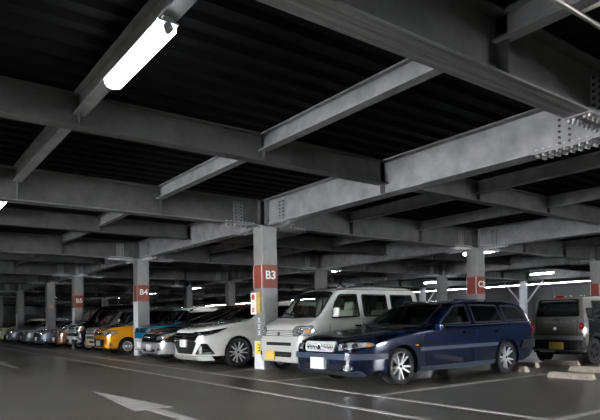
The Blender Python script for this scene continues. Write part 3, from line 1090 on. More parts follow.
# ---- navy wagon
def navy_wagon():
    c = Car('car', 6.0, 7.52, 5.15, 0.92,
            top=[(0, 0.66), (0.03, 0.73), (0.12, 0.78), (0.45, 0.86), (1.0, 0.94), (1.55, 0.985), (1.72, 1.02), (2.45, 1.385), (2.75, 1.45), (3.3, 1.485), (4.3, 1.475), (4.75, 1.43), (4.92, 1.25), (5.04, 1.0), (5.08, 0.80), (5.13, 0.72), (5.15, 0.60)],
            belt=[(0, 0.60), (0.5, 0.78), (1.5, 0.93), (2.0, 0.97), (4.0, 1.0), (5.15, 1.04)],
            bottom=[(0, 0.27), (0.25, 0.21), (0.8, 0.20), (4.6, 0.22), (4.95, 0.30), (5.15, 0.40)],
            nose=(0.70, 0.75), tail=(0.84, 0.35), tumble=0.40, crown=0.06, wheels=(1.05, 4.10), R=0.325,
            label='navy blue estate wagon with thin-spoked silver wheels beside the silver-white van')
    c.window('windscreen', [(1.72, -0.74), (2.50, -0.60), (2.50, 0.60), (1.72, 0.74), (1.62, 0.4), (1.60, 0), (1.62, -0.4)], 'top', True, rnd=0.08)
    c.window('door_window', [(1.98, 1.0), (2.98, 1.02), (2.98, 1.385), (2.62, 1.37)], 'side', True, True)
    c.window('door_window', [(3.08, 1.02), (3.98, 1.04), (3.95, 1.385), (3.08, 1.39)], 'side', False, True)
    c.window('quarter_window', [(4.08, 1.05), (4.83, 1.07), (4.62, 1.36), (4.06, 1.38)], 'side', False, True)
    c.window('tail_window', [(-0.62, 1.08), (0.62, 1.08), (0.55, 1.37), (-0.55, 1.37)], 'rear', False)
    c.interior(1.75, (2.35, 3.3))
    c.wheels('alloy', 5, 0.22, 0.76, body_mt='navy', lip=0.045, hub='black', twin=True)
    # front
    c.patch('bumper_moulding', [(-0.90, 0.475), (0.90, 0.475), (0.90, 0.565), (-0.90, 0.565)], 'front', 'navy_grey', off=0.035, th=0.05)
    c.patch('bumper_moulding', [(0.0, 0.475), (0.68, 0.475), (0.68, 0.55), (0, 0.55)], 'side', 'navy_grey', off=0.025, th=0.04, both=True)
    c.patch('chin_spoiler', [(-0.88, 0.225), (0.88, 0.225), (0.80, 0.285), (-0.80, 0.285)], 'front', 'navy_grey', off=0.03, th=0.04)
    c.patch('air_intake', [(-0.50, 0.30), (0.50, 0.30), (0.55, 0.39), (-0.55, 0.39)], 'front', 'black', off=0.004)
    for y in (-0.66, 0.66):
        f = c.patch('fog_lamp', circle(y, 0.345, 0.085, 20, 0.05), 'front', 'lamp_white', off=0.012)
    g = c.patch('grille', round_poly([(-0.36, 0.60), (0.36, 0.60), (0.40, 0.735), (-0.40, 0.735)], 0.04), 'front', 'black', off=0.012)
    c.ring('grille_surround', round_poly([(-0.36, 0.595), (0.36, 0.595), (0.41, 0.745), (-0.41, 0.745)], 0.04), 0.022, 'front', 'alloy', parent=g, off=0.035)
    bm = bmesh.new()
    for k in range(17):
        y = -0.34 + 0.0425 * k
        merge(bm, c.patch_bm([(y - 0.009, 0.61), (y + 0.009, 0.61), (y + 0.010, 0.725), (y - 0.010, 0.725)], 'front', 0.022, 0.01, 0.2))
    c.add('grille_bars', bm, 'alloy', g)
    c.strip('diagonal_bar', [(-0.33, 0.61), (0.33, 0.73)], 0.02, 'front', 'alloy', off=0.034, th=0.01, parent=g)
    b = c.patch('badge', circle(0, 0.67, 0.045), 'front', 'chrome', off=0.042, th=0.02, parent=g)
    c.patch('badge_disc', circle(0, 0.67, 0.028), 'front', 'black', off=0.046, th=0.01, parent=g)
    hp = [(-0.37, 0.60), (-0.93, 0.665), (-1.0, 0.71), (-0.90, 0.765), (-0.60, 0.765), (-0.37, 0.735)]
    for mir in (False, True):
        h = c.add('headlight', c.patch_bm(round_poly(hp, 0.03), 'corner', 0.010, 0.012, 0.06, mir), 'lamp_glass')
        c.add('headlight_rim', c.ring_bm(round_poly(hp, 0.03), 0.018, 'corner', 0.014, mirror=mir), 'black_gloss', h)
        for u in (-0.50, -0.66):
            c.add('reflector', c.patch_bm(circle(u, 0.685, 0.050), 'corner', 0.014, 0.004, 0.06, mir), 'lamp_white', h)
            c.add('bulb', c.patch_bm(circle(u, 0.685, 0.020), 'corner', 0.018, 0.004, 0.06, mir), 'dark_metal', h)
        c.add('indicator', c.patch_bm([(-0.83, 0.685), (-0.91, 0.69), (-0.90, 0.715), (-0.83, 0.72)], 'corner', 0.014, 0.004, 0.06, mir), 'amber', h)
    c.plate(0.02, 0.40, 'plate_white', 0.36, 0.19, off=0.06)
    # sides
    c.strip('door_moulding', [(1.48, 0.60), (2.30, 0.605), (3.05, 0.61), (3.72, 0.615)], 0.06, 'side', 'navy_grey', both=True, off=0.018, th=0.02)
    c.strip('sill', [(1.50, 0.255), (3.66, 0.275)], 0.07, 'side', 'navy_grey', both=True, off=0.02, th=0.03)
    c.strip('door_gap', [(1.62, 0.95), (1.56, 0.75), (1.58, 0.36), (1.66, 0.31)], 0.010, 'side', 'matte_black', True, off=0.002)
    c.strip('door_gap', [(3.03, 1.0), (3.03, 0.32)], 0.010, 'side', 'matte_black', True, off=0.002)
    c.strip('door_gap', [(4.0, 1.02), (3.98, 0.80), (3.80, 0.70), (3.66, 0.5), (3.62, 0.33)], 0.010, 'side', 'matte_black', True, off=0.002)
    c.strip('bonnet_gap', [(0.12, -0.62), (0.5, -0.78), (1.5, -0.84)], 0.012, 'top', 'matte_black', True, off=0.002)
    for x in (2.78, 3.78):
        c.patch('door_handle', [(x - 0.09, 0.845), (x + 0.09, 0.85), (x + 0.09, 0.885), (x - 0.09, 0.88)], 'side', 'black_gloss', off=0.03, th=0.03, both=True, rnd=0.012)
    c.strip('window_trim', [(1.95, 0.985), (3.0, 0.995), (4.9, 1.035)], 0.014, 'side', 'dark_metal', True, off=0.008)
    for sg in (-1, 1):
        bm = bmesh.new()
        cyl(bm, (2.75, sg * 0.655, 1.475), (4.55, sg * 0.645, 1.475), 0.016, n=8)
        for x in (2.76, 3.6, 4.54): cyl(bm, (x, sg * 0.65, 1.40), (x, sg * 0.65, 1.475), 0.016, n=8)
        c.add('roof_rail', bm, 'black')
    c.patch('side_marker', [(1.36, 0.66), (1.43, 0.66), (1.43, 0.685), (1.36, 0.685)], 'side', 'amber', both=True, off=0.01)
    c.mirror_bits(1.98, 0.92, 'navy', (0.11, 0.16, 0.12), reach=0.0)
    # tail
    c.patch('rear_bumper', [(4.52, 0.50), (5.15, 0.50), (5.15, 0.70), (4.60, 0.66)], 'side', 'black', off=0.03, th=0.04, both=True, rnd=0.03)
    c.patch('rear_bumper', [(-0.9, 0.5), (0.9, 0.5), (0.9, 0.68), (-0.9, 0.68)], 'rear', 'navy_grey', off=0.03, th=0.04)
    for mir in (False, True):
        tl = c.add('tail_light', c.patch_bm([(4.95, 0.80), (5.10, 0.80), (5.10, 1.06), (5.00, 1.30), (4.93, 1.30), (5.00, 1.05)], 'side', 0.012, 0.01, 0.05, mir), 'red_lens')
        c.add('lens_band', c.patch_bm([(4.97, 0.90), (5.09, 0.90), (5.09, 0.93), (4.97, 0.93)], 'side', 0.016, 0.004, 0.05, mir), 'lamp_white', tl)
    c.plate(0, 0.82, 'plate_white', rear=True)
    c.body('navy')


# ---- silver van beside column B3
def kei_van(name, X, Y, W, L, body_mt, label, clear=True, glassmt=None, h=1.92, plate='plate_yellow', lampmt='lamp_glass', lower=None):
    k = h / 1.92
    c = Car(name, X, Y, L, W,
            top=[(0, 0.86 * k), (0.01, 0.97 * k), (0.06, 1.035 * k), (0.25, 1.11 * k), (0.42, 1.17 * k), (0.98, 1.74 * k), (1.12, 1.82 * k), (1.6, 1.885 * k), (2.4, 1.92 * k), (L - 0.4, 1.90 * k), (L - 0.15, 1.85 * k), (L - 0.05, 1.72 * k), (L - 0.01, 1.1), (L, 0.8)],
            belt=[(0, 0.84 * k), (0.3, 1.06 * k), (0.5, 1.12 * k), (L, 1.16 * k)],
            bottom=[(0, 0.24), (0.3, 0.22), (L - 0.3, 0.24), (L, 0.34)],
            nose=(0.84, 0.34), tail=(0.9, 0.22), tumble=0.20, crown=0.085, wheels=(0.52, L - 0.62), R=0.29, label=label, bulge=0.02)
    w = W
    wm = glassmt
    c.window('windscreen', [(0.46, -w + 0.13), (1.0, -w + 0.20), (1.03, 0), (1.0, w - 0.20), (0.46, w - 0.13), (0.42, 0)], 'top', clear, rnd=0.08)
    z0, z1 = 1.19 * k, 1.70 * k
    c.window('door_window', [(0.80, z0 - 0.03), (1.62, z0), (1.62, z1), (1.10, z1 - 0.01), (0.92, z1 - 0.22)], 'side', clear, True, rnd=0.05)
    c.window('sliding_door_window', [(1.76, z0), (2.52, z0), (2.52, z1), (1.76, z1)], 'side', clear, True, rnd=0.05)
    c.window('rear_side_window', [(2.64, z0), (L - 0.22, z0), (L - 0.26, z1), (2.64, z1)], 'side', False, True, rnd=0.06)
    c.window('tail_window', [(-w + 0.2, 1.2 * k), (w - 0.2, 1.2 * k), (w - 0.24, 1.7 * k), (-w + 0.24, 1.7 * k)], 'rear', False, rnd=0.08)
    if clear: c.interior(0.62, (1.0, 2.0), 0.60)
    c.wheels('steel', 8, 0.17, 0.68, body_mt=body_mt, lip=0.04)
    # nose
    c.strip('bonnet_gap', [(-w + 0.12, 0.93 * k), (-w * 0.5, 0.915 * k), (w * 0.5, 0.915 * k), (w - 0.12, 0.93 * k)], 0.012, 'front', 'matte_black', off=0.003)
    g = c.patch('grille', [(-0.50, 0.80 * k), (0.50, 0.80 * k), (0.52, 0.885 * k), (-0.52, 0.885 * k)], 'front', 'black', off=0.006, rnd=0.03)
    bm = bmesh.new()
    for z in (0.825, 0.862): merge(bm, c.patch_bm([(-0.50, (z - 0.010) * k), (0.50, (z - 0.010) * k), (0.50, (z + 0.010) * k), (-0.50, (z + 0.010) * k)], 'front', 0.016, 0.01, 0.1))
    c.add('grille_bars', bm, 'alloy', g)
    c.patch('badge', circle(0, 0.845 * k, 0.045), 'front', 'chrome', off=0.026, th=0.015, parent=g)
    hp = [(-0.38, 0.80 * k), (-0.78, 0.80 * k), (-0.86, 0.92 * k), (-0.82, 1.02 * k), (-0.48, 1.0 * k), (-0.40, 0.93 * k)]
    for mir in (False, True):
        h_ = c.add('headlight', c.patch_bm(round_poly(hp, 0.03), 'corner', 0.010, 0.012, 0.06, mir), lampmt)
        c.add('headlight_rim', c.ring_bm(round_poly(hp, 0.03), 0.016, 'corner', 0.014, mirror=mir), 'dark_metal', h_)
        c.add('reflector', c.patch_bm(circle(-0.58, 0.90 * k, 0.07), 'corner', 0.014, 0.004, 0.06, mir), 'lamp_white', h_)
        c.add('bulb', c.patch_bm(circle(-0.58, 0.90 * k, 0.025), 'corner', 0.018, 0.004, 0.06, mir), 'dark_metal', h_)
        c.add('indicator', c.patch_bm(circle(-0.73, 0.90 * k, 0.035), 'corner', 0.014, 0.004, 0.06, mir), 'amber', h_)
    b = c.patch('bumper', [(-w + 0.02, 0.26), (w - 0.02, 0.26), (w - 0.02, 0.74 * k), (-w + 0.02, 0.74 * k)], 'front', lower or body_mt, off=0.035, th=0.04, rnd=0.05)
    c.patch('air_intake', [(-0.46, 0.60 * k), (0.46, 0.60 * k), (0.46, 0.67 * k), (-0.46, 0.67 * k)], 'front', 'black', off=0.040, parent=b, rnd=0.02)
    c.patch('lower_intake', [(-0.46, 0.36), (0.44, 0.36), (0.48, 0.47 * k), (-0.48, 0.47 * k)], 'front', 'black', off=0.040, parent=b, rnd=0.03)
    c.strip('intake_slat', [(-0.44, 0.41), (0.42, 0.41)], 0.014, 'front', 'dark_metal', off=0.046, parent=b)
    for y in (-w + 0.14, w - 0.14): c.patch('fog_lamp', circle(y, 0.42, 0.05), 'front', 'black_gloss', off=0.042, parent=b)
    c.plate(0.30 if plate == 'plate_yellow' else 0, 0.385, plate, 0.34, 0.19, off=0.055)
    # side
    for xx in (0.72, 1.69, 2.58):
        c.strip('door_gap', [(xx, 1.16 * k if xx > 1 else 1.05 * k), (xx - (0.03 if xx < 1 else 0), 0.33)], 0.010, 'side', 'matte_black', True, off=0.002)
    c.strip('door_rail', [(2.60, 1.06 * k), (L - 0.15, 1.06 * k)], 0.02, 'side', 'matte_black', True, off=0.003)
    for x in (1.52, 1.84): c.patch('door_handle', [(x - 0.08, 0.98 * k), (x + 0.08, 0.98 * k), (x + 0.08, 1.02 * k), (x - 0.08, 1.02 * k)], 'side', 'black_gloss', off=0.025, th=0.02, both=True, rnd=0.01)
    c.strip('roof_gutter', [(1.0, 1.775 * k), (1.3, 1.80 * k), (L - 0.2, 1.81 * k)], 0.014, 'side', 'dark_metal', True, off=0.004)
    c.mirror_bits(0.86, 1.19 * k, body_mt, (0.07, 0.15, 0.20), reach=0.03)
    for mir in (False, True):
        c.add('tail_light', c.patch_bm([(L - 0.10, 0.62), (L, 0.62), (L, 1.0), (L - 0.10, 1.0)], 'side', 0.012, 0.01, 0.05, mir), 'red_lens')
    c.strip('wiper', [(0.50, -0.5), (0.58, 0.1)], 0.02, 'top', 'black', off=0.02)
    c.strip('wiper', [(0.50, 0.05), (0.58, 0.6)], 0.02, 'top', 'black', off=0.02)
    return c


# ---- white crossover left of B3
def crossover():
    c = Car('car', 6.12, 13.12, 4.95, 0.955,
            top=[(0, 0.80), (0.02, 0.90), (0.10, 0.955), (0.45, 1.04), (1.0, 1.12), (1.30, 1.16), (2.15, 1.58), (2.5, 1.67), (3.0, 1.70), (3.8, 1.66), (4.45, 1.50), (4.75, 1.15), (4.88, 0.98), (4.95, 0.7)],
            belt=[(0, 0.72), (0.5, 0.95), (1.3, 1.07), (2.0, 1.10), (4.0, 1.18), (4.95, 1.2)],
            bottom=[(0, 0.24), (0.3, 0.22), (4.5, 0.24), (4.95, 0.4)],
            nose=(0.66, 0.85), tail=(0.8, 0.45), tumble=0.42, crown=0.07, wheels=(1.02, 3.85), R=0.365,
            label='white crossover with black angular grille, just left of column B3', bulge=0.03)
    c.window('windscreen', [(1.42, -0.78), (2.15, -0.64), (2.18, 0), (2.15, 0.64), (1.42, 0.78), (1.30, 0.4), (1.28, 0), (1.30, -0.4)], 'top', False, rnd=0.06)
    c.window('door_window', [(1.75, 1.13), (2.70, 1.15), (2.70, 1.54), (2.38, 1.53)], 'side', False, True)
    c.window('door_window', [(2.78, 1.15), (3.65, 1.20), (3.55, 1.53), (2.78, 1.55)], 'side', False, True)
    c.window('quarter_window', [(3.72, 1.22), (4.25, 1.28), (3.95, 1.45), (3.68, 1.50)], 'side', False, True)
    c.wheels('alloy', 6, 0.225, 0.76, body_mt='pearl_white', lip=0.035, twin=True, hub='black')
    # face
    up = c.patch('upper_grille', [(-0.58, 0.67), (0.58, 0.67), (0.66, 0.80), (0.60, 0.86), (-0.60, 0.86), (-0.66, 0.80)], 'front', 'black_gloss', off=0.012, rnd=0.03)
    c.strip('grille_bar', [(-0.56, 0.72), (-0.2, 0.70), (0.2, 0.70), (0.56, 0.72)], 0.02, 'front', 'dark_metal', off=0.024, parent=up)
    c.strip('grille_bar', [(-0.58, 0.79), (0.58, 0.79)], 0.02, 'front', 'dark_metal', off=0.024, parent=up)
    c.patch('badge', circle(0, 0.765, 0.07, 20, 0.05), 'front', 'chrome', off=0.03, th=0.02, parent=up)
    lo = c.patch('lower_grille', [(-0.40, 0.34), (0.40, 0.34), (0.62, 0.62), (0.52, 0.66), (-0.52, 0.66), (-0.62, 0.62)], 'front', 'black', off=0.012, rnd=0.03)
    bm = bmesh.new()
    for k in range(5):
        z = 0.38 + 0.055 * k; hw = 0.38 + 0.042 * k
        merge(bm, c.strip_bm([(-hw, z), (hw, z)], 0.010, 'front', 0.018, 0.006))
    c.add('grille_mesh', bm, 'dark_metal', lo)
    for mir in (False, True):
        hp = [(-0.40, 0.80), (-0.75, 0.785), (-0.98, 0.855), (-1.17, 0.975), (-1.05, 0.955), (-0.72, 0.90), (-0.40, 0.88)]
        h = c.add('headlight', c.patch_bm(hp, 'corner', 0.012, 0.012, 0.05, mir), 'black_gloss')
        for u, z in ((-0.58, 0.845), (-0.72, 0.848), (-0.85, 0.868)):
            c.add('projector', c.patch_bm(circle(u, z, 0.032, 14, 0.026), 'corner', 0.018, 0.006, 0.06, mir), 'lamp_white', h)
        c.add('light_strip', c.strip_bm([(-0.45, 0.815), (-0.75, 0.80), (-0.98, 0.875), (-1.12, 0.95)], 0.014, 'corner', 0.018, 0.005, mir), 'lamp_white', h)
        vent = [(-0.46, 0.34), (-0.93, 0.34), (-0.90, 0.40), (-0.78, 0.60), (-0.64, 0.60)]
        v = c.add('side_vent', c.patch_bm(vent, 'corner', 0.010, 0.01, 0.05, mir), 'black_gloss')
        c.add('vent_slat', c.strip_bm([(-0.60, 0.47), (-0.86, 0.43)], 0.012, 'corner', 0.016, 0.006, mir), 'dark_metal', v)
        c.add('fog_lamp', c.patch_bm([(-0.66, 0.37), (-0.86, 0.37), (-0.86, 0.395), (-0.66, 0.39)], 'corner', 0.016, 0.006, 0.05, mir), 'lamp_glass', v)
        c.add('wheel_flare_reflector', c.patch_bm([(1.52, 0.86), (1.62, 0.88), (1.62, 0.90), (1.52, 0.885)], 'side', 0.010, 0.006, 0.05, mir), 'black')
    c.patch('lip_spoiler', [(-0.92, 0.235), (0.92, 0.235), (0.92, 0.30), (-0.92, 0.30)], 'front', 'pearl_white', off=0.05, th=0.05)
    c.strip('bonnet_gap', [(0.16, -0.60), (0.5, -0.80), (1.35, -0.84)], 0.010, 'top', 'matte_black', True, off=0.002)
    c.strip('sill', [(1.5, 0.30), (3.4, 0.30)], 0.09, 'side', 'black', True, off=0.012)
    c.strip('door_gap', [(1.62, 1.06), (1.58, 0.8), (1.60, 0.42)], 0.010, 'side', 'matte_black', True, off=0.002)
    c.plate(0.02, 0.60, 'plate_white', 0.34, 0.19, off=0.05)
    c.mirror_bits(1.86, 1.13, 'pearl_white', (0.13, 0.2, 0.15))
    c.body('pearl_white')


def hatch(X, Y, L, W, h, body_mt, label, face='plain', hoodz=0.95, cowl=1.15, noz=0.72, wheels=(0.85, None), R=0.31, plate='plate_white', upper=None, ufrom=None, roofx=1.15, lampmt='lamp_glass', wstyle='alloy', slope=0.9, bonnet=1.1, clear=False):
    """compact car with a short bonnet; roofx = length of the windscreen run"""
    x1 = bonnet + roofx * slope
    c = Car('car', X, Y, L, W,
            top=[(0, noz - 0.08), (0.015, noz), (0.08, noz + 0.06), (bonnet * 0.45, (hoodz + noz) / 2 + 0.09), (bonnet * 0.8, hoodz + 0.02), (bonnet, cowl - 0.10), (x1, h - 0.14), (x1 + 0.3, h - 0.03), (x1 + 0.9, h), (L - 0.8, h - 0.03), (L - 0.3, h - 0.14), (L - 0.1, cowl), (L - 0.03, 0.9), (L, 0.7)],
            belt=[(0, noz - 0.10), (bonnet * 0.6, hoodz - 0.05), (bonnet, cowl - 0.16), (L * 0.5, cowl - 0.12), (L, cowl - 0.04)],
            bottom=[(0, 0.24), (0.3, 0.20), (L - 0.4, 0.22), (L, 0.36)],
            nose=(0.70, 0.62), tail=(0.85, 0.35), tumble=0.34, crown=0.07, wheels=(wheels[0], wheels[1] or L - 0.8), R=R, label=label)
    w = W
    c.window('windscreen', [(bonnet + 0.06, -w + 0.15), (x1, -w + 0.27), (x1 + 0.03, 0), (x1, w - 0.27), (bonnet + 0.06, w - 0.15), (bonnet, 0)], 'top', clear, rnd=0.06)
    zb = cowl - 0.07; zt = h - 0.15
    xm = (x1 + L) / 2 - 0.1
    c.window('door_window', [(bonnet + 0.40, zb), (xm, zb + 0.02), (xm, zt), (x1 + 0.12, zt)], 'side', False, True)
    c.window('door_window', [(xm + 0.08, zb + 0.02), (L - 0.55, zb + 0.05), (L - 0.62, zt), (xm + 0.08, zt)], 'side', False, True)
    c.window('tail_window', [(-w + 0.25, cowl), (w - 0.25, cowl), (w - 0.35, h - 0.18), (-w + 0.35, h - 0.18)], 'rear', False)
    c.wheels(wstyle, 8, 0.19, 0.58 if wstyle == 'steel' else 0.70, body_mt=body_mt, lip=0.035)
    zh = noz - 0.06
    g = c.patch('grille', [(-0.40, zh - 0.04), (0.40, zh - 0.04), (0.46, zh + 0.05), (-0.46, zh + 0.05)], 'front', 'black_gloss', off=0.010, rnd=0.02)
    c.strip('grille_bar', [(-0.42, zh + 0.01), (0.42, zh + 0.01)], 0.018, 'front', 'chrome', off=0.02, parent=g)
    c.patch('badge', circle(0, zh + 0.01, 0.045), 'front', 'chrome', off=0.026, parent=g)
    for mir in (False, True):
        if face == 'slant': hp = [(-0.42, zh - 0.04), (-0.72, zh + 0.0), (-1.0, zh + 0.16), (-0.98, zh + 0.21), (-0.70, zh + 0.15), (-0.42, zh + 0.07)]
        else: hp = [(-0.40, zh - 0.08), (-0.78, zh - 0.07), (-0.90, zh + 0.02), (-0.86, zh + 0.13), (-0.45, zh + 0.09)]
        hh = c.add('headlight', c.patch_bm(round_poly(hp, 0.02), 'corner', 0.010, 0.012, 0.05, mir), lampmt)
        c.add('headlight_rim', c.ring_bm(round_poly(hp, 0.02), 0.014, 'corner', 0.014, mirror=mir), 'dark_metal', hh)
        cxx = -0.62
        c.add('reflector', c.patch_bm(circle(cxx, zh + 0.025, 0.042), 'corner', 0.014, 0.004, 0.06, mir), 'lamp_white', hh)
        c.add('indicator', c.patch_bm(circle(cxx - 0.16, zh + 0.06, 0.028), 'corner', 0.014, 0.004, 0.06, mir), 'amber', hh)
        c.add('fog_lamp', c.patch_bm(circle(-0.72, 0.36, 0.045), 'corner', 0.012, 0.004, 0.06, mir), 'lamp_white')
        c.add('tail_light', c.patch_bm([(L - 0.14, 0.75), (L, 0.75), (L, 1.1), (L - 0.14, 1.1)], 'side', 0.012, 0.01, 0.05, mir), 'red_lens')
    c.patch('air_intake', [(-0.48, 0.29), (0.48, 0.29), (0.54, 0.43), (-0.54, 0.43)], 'front', 'black', off=0.006, rnd=0.03)
    c.strip('bumper_gap', [(-w, 0.52), (0, 0.54), (w, 0.52)], 0.010, 'front', 'matte_black', off=0.003)
    c.strip('bonnet_gap', [(0.14, -w * 0.66), (0.4, -w * 0.84), (bonnet, -w * 0.88)], 0.010, 'top', 'matte_black', True, off=0.002)
    for xx in (bonnet + 0.22, xm + 0.04):
        c.strip('door_gap', [(xx, zb - 0.04), (xx, 0.34)], 0.010, 'side', 'matte_black', True, off=0.002)
    c.patch('door_handle', [(xm - 0.2, zb - 0.12), (xm - 0.04, zb - 0.12), (xm - 0.04, zb - 0.085), (xm - 0.2, zb - 0.085)], 'side', body_mt, off=0.025, th=0.02, both=True, rnd=0.01)
    c.plate(0.0, 0.42, plate, 0.34, 0.18, off=0.04)
    c.mirror_bits(bonnet + 0.48, zb - 0.02, 'car_black', (0.10, 0.15, 0.12), reach=0.02)
    c.strip('wiper', [(bonnet + 0.06, -0.5), (bonnet + 0.14, 0.1)], 0.02, 'top', 'black', off=0.016)
    c.strip('wiper', [(bonnet + 0.06, 0.05), (bonnet + 0.14, 0.6)], 0.02, 'top', 'black', off=0.016)
    return c


def silver_nose(x, y, z): return x < 0.42 and z < 0.62


navy_wagon()
c = kei_van('car', 6.88, 10.02, 0.84, 3.65, 'van_silver', 'silver-white kei van with yellow plate, between column B3 and the navy wagon', True)
c.body('van_silver')
crossover()

c = hatch(6.22, 15.70, 4.6, 0.90, 1.60, 'car_black', 'black people carrier with silver front bumper beside the white crossover', 'slant', 0.98, 1.16, 0.72, bonnet=1.1, roofx=1.35, R=0.32)
c.patch('bumper', [(-0.86, 0.25), (0.86, 0.25), (0.88, 0.57), (-0.88, 0.57)], 'front', 'car_silver', off=0.022, th=0.03, rnd=0.04)
c.patch('lower_intake', [(-0.40, 0.30), (0.40, 0.30), (0.44, 0.38), (-0.44, 0.38)], 'front', 'black', off=0.028)
for y in (-0.64, 0.64): c.patch('fog_lamp', circle(y, 0.37, 0.05), 'front', 'lamp_white', off=0.028)
c.body('car_black')

c = hatch(6.84, 18.08, 3.6, 0.78, 1.68, 'sky_blue', 'bright blue small car with a pale roof behind column B4', 'plain', 1.02, 1.18, 0.92, bonnet=0.85, roofx=0.75, slope=0.75, wheels=(0.62, 2.95), upper='pearl_white')
c.patch('bumper', [(-0.78, 0.24), (0.78, 0.24), (0.78, 0.62), (-0.78, 0.62)], 'front', 'pearl_white', off=0.02, th=0.03, rnd=0.05)
c.patch('roof_panel', [(1.45, -0.60), (3.25, -0.60), (3.25, 0.60), (1.45, 0.60)], 'top', 'pearl_white', off=0.015, th=0.03, rnd=0.1)
c.body('sky_blue', 'car_black', lambda x, y, z: z > 1.14)

def upper_van(x, y, z): return z > 1.05 + 0.0 * x or (x < 0.75 and z > 0.93 + 0.10 * x and y < 0.70)
c = hatch(6.36, 20.90, 4.1, 0.83, 1.74, 'orange', 'orange and grey two-tone van just left of column B4', 'plain', 1.0, 1.16, 0.82, bonnet=0.70, roofx=0.95, slope=0.9, wheels=(0.78, 3.2), R=0.30, wstyle='steel')
c.patch('lower_intake', [(-0.55, 0.40), (0.55, 0.40), (0.60, 0.56), (-0.60, 0.56)], 'front', 'black', off=0.01, rnd=0.03)
c.body('orange', 'van_grey', upper_van)

c = kei_van('car', 6.82, 23.45, 0.80, 3.5, 'van_silver', 'silver kei van with chrome front beside the orange van', False, h=1.80, lampmt='alloy', lower='alloy')
c.patch('chrome_mask', [(-0.50, 0.52), (0.50, 0.52), (0.55, 0.60), (-0.55, 0.60)], 'front', 'chrome', off=0.05)
c.body('van_grey')
c = kei_van('car', 6.72, 25.95, 0.80, 3.5, 'car_black', 'black boxy van with bright chrome face beside column B5', False, h=1.98, plate='plate_white', lampmt='alloy', lower='car_black')
c.patch('chrome_mask', [(-0.76, 0.47), (0.76, 0.47), (0.76, 0.60), (-0.76, 0.60)], 'front', 'alloy', off=0.05)
c.patch('chrome_mask', [(-0.66, 0.74), (0.66, 0.74), (0.66, 0.81), (-0.66, 0.81)], 'front', 'alloy', off=0.05)
c.body('car_black')
hatch(6.62, 28.70, 3.9, 0.82, 1.52, 'bronze', 'bronze rounded hatchback just left of column B5', 'slant', 0.98, 1.12, 0.80).body('bronze')
hatch(6.22, 30.55, 4.4, 0.84, 1.48, 'slate_blue', 'slate blue saloon beside the bronze hatchback', 'slant', 0.90, 1.06, 0.72, bonnet=1.25).body('slate_blue')
hatch(6.20, 34.20, 4.4, 0.84, 1.46, 'grey_blue', 'grey blue saloon seen just left of the B6 column', 'slant', 0.90, 1.06, 0.72, bonnet=1.25).body('grey_blue')
hatch(6.15, 38.20, 4.4, 0.84, 1.50, 'ice_blue', 'pale blue silver saloon near the B7 column, second car from the left edge', 'plain', 0.92, 1.08, 0.76, bonnet=1.2).body('ice_blue')
hatch(6.10, 43.2, 4.0, 0.84, 1.56, 'cream', 'cream car cut by the left picture edge', 'plain', 0.95, 1.12, 0.82, bonnet=1.0).body('cream')

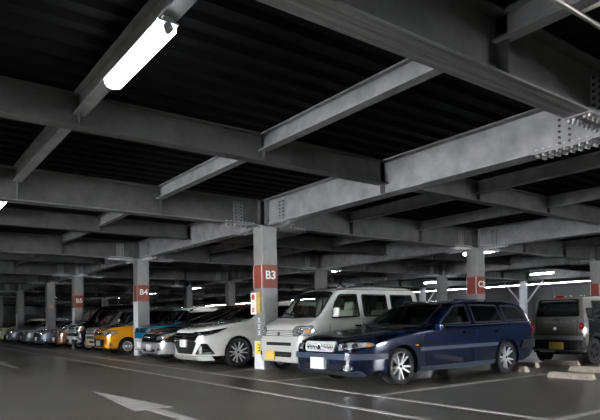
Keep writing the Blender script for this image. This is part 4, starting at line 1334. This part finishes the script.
# ---- grey kei car seen from behind, right side of the picture
def grey_kei():
    L, w = 3.5, 0.70
    c = Car('car', 12.88 + L, 7.20, L, w,
            top=[(0, 0.84), (0.02, 0.95), (0.10, 1.02), (0.8, 1.11), (0.95, 1.16), (1.35, 1.50), (1.6, 1.60), (2.2, 1.64), (3.15, 1.61), (3.28, 1.55), (3.36, 1.15), (3.40, 1.0), (3.42, 0.66), (3.48, 0.60), (3.5, 0.5)],
            belt=[(0, 0.8), (0.8, 1.05), (3.5, 1.10)],
            bottom=[(0, 0.28), (0.3, 0.24), (3.1, 0.26), (3.5, 0.32)],
            nose=(0.78, 0.4), tail=(0.9, 0.22), tumble=0.20, crown=0.06, wheels=(0.62, 2.90), R=0.31, rz=pi,
            label='gunmetal boxy kei car seen from behind, right of the navy wagon')
    c.window('tail_window', [(-0.55, 1.12), (0.55, 1.12), (0.50, 1.53), (-0.50, 1.53)], 'rear', False, rnd=0.06, frame_w=0.025)
    c.window('door_window', [(1.30, 1.13), (2.10, 1.13), (2.10, 1.50), (1.55, 1.50)], 'side', False, True)
    c.window('door_window', [(2.18, 1.13), (2.95, 1.13), (2.90, 1.50), (2.18, 1.50)], 'side', False, True)
    c.window('windscreen', [(1.0, -0.56), (1.36, -0.50), (1.36, 0.50), (1.0, 0.56)], 'top', False)
    c.wheels('dark', 6, 0.17, 0.68, body_mt='black', lip=0.06)
    for mir in (False, True):
        s_ = -1 if mir else 1
        t = c.add('tail_light', c.patch_bm(round_poly([(s_ * 0.54, 0.74), (s_ * 0.69, 0.74), (s_ * 0.69, 1.06), (s_ * 0.54, 1.06)], 0.03), 'rear', 0.016, 0.02), 'lamp_glass')
        c.add('brake_lens', c.patch_bm(circle(s_ * 0.615, 0.90, 0.055, 16, 0.09), 'rear', 0.026, 0.01), 'red_lens', t)
        c.add('brake_glow_disc', c.patch_bm(circle(s_ * 0.615, 0.91, 0.025), 'rear', 0.032, 0.01), 'red_signal', t)
        c.add('tail_light_side', c.patch_bm(round_poly([(3.28, 0.74), (3.42, 0.74), (3.40, 1.06), (3.28, 1.04)], 0.02), 'side', 0.012, 0.01, 0.05, mir), 'lamp_glass', t)
        c.add('headlight', c.patch_bm(circle(-0.62, 0.80, 0.11), 'corner', 0.014, 0.01, 0.05, mir), 'lamp_glass')
        c.add('sill', c.strip_bm([(1.0, 0.32), (2.5, 0.32)], 0.12, 'side', 0.012, 0.02, mir), 'black')
    b = c.patch('rear_bumper', [(-0.68, 0.34), (0.68, 0.34), (0.68, 0.66), (-0.68, 0.66)], 'rear', 'black', off=0.02, th=0.03, rnd=0.04)
    c.patch('bumper_step', [(-0.66, 0.57), (0.66, 0.57), (0.66, 0.665), (-0.66, 0.665)], 'rear', 'car_silver', off=0.05, th=0.06, rnd=0.03, parent=b)
    c.patch('tow_cover', [(-0.42, 0.30), (-0.05, 0.30), (-0.05, 0.36), (-0.42, 0.36)], 'rear', 'car_silver', off=0.03, th=0.03, parent=b)
    c.patch('brake_light', [(-0.09, 1.575), (0.09, 1.575), (0.09, 1.60), (-0.09, 1.60)], 'rear', 'red_lens', off=0.03, th=0.04)
    c.patch('tailgate_handle', [(-0.07, 1.02), (0.07, 1.02), (0.07, 1.05), (-0.07, 1.05)], 'rear', 'chrome', off=0.02)
    c.patch('badge', circle(-0.02, 0.84, 0.04), 'rear', 'chrome', off=0.012)
    c.strip('tailgate_gap', [(-0.52, 1.08), (-0.50, 0.70), (0.50, 0.70), (0.52, 1.08)], 0.010, 'rear', 'matte_black', off=0.002)
    c.strip('wiper', [(-0.02, 1.14), (0.34, 1.20)], 0.018, 'rear', 'black', off=0.02)
    c.plate(0.06, 0.44, 'plate_yellow', 0.34, 0.17, rear=True, off=0.045)
    c.mirror_bits(1.35, 1.12, 'car_silver', (0.1, 0.16, 0.15))
    c.strip('door_gap', [(2.14, 1.08), (2.14, 0.36)], 0.010, 'side', 'matte_black', True, off=0.002)
    c.strip('door_gap', [(1.22, 1.06), (1.22, 0.36)], 0.010, 'side', 'matte_black', True, off=0.002)
    c.body('gun_grey', 'car_black', lambda x, y, z: abs(y) > 0.62 and x < 3.25)


grey_kei()
c = kei_van('car', 11.75, 23.0, 0.80, 3.5, 'red', 'red van in the opposite row, roof just right of column B4', False, h=1.95)
c.body('red')
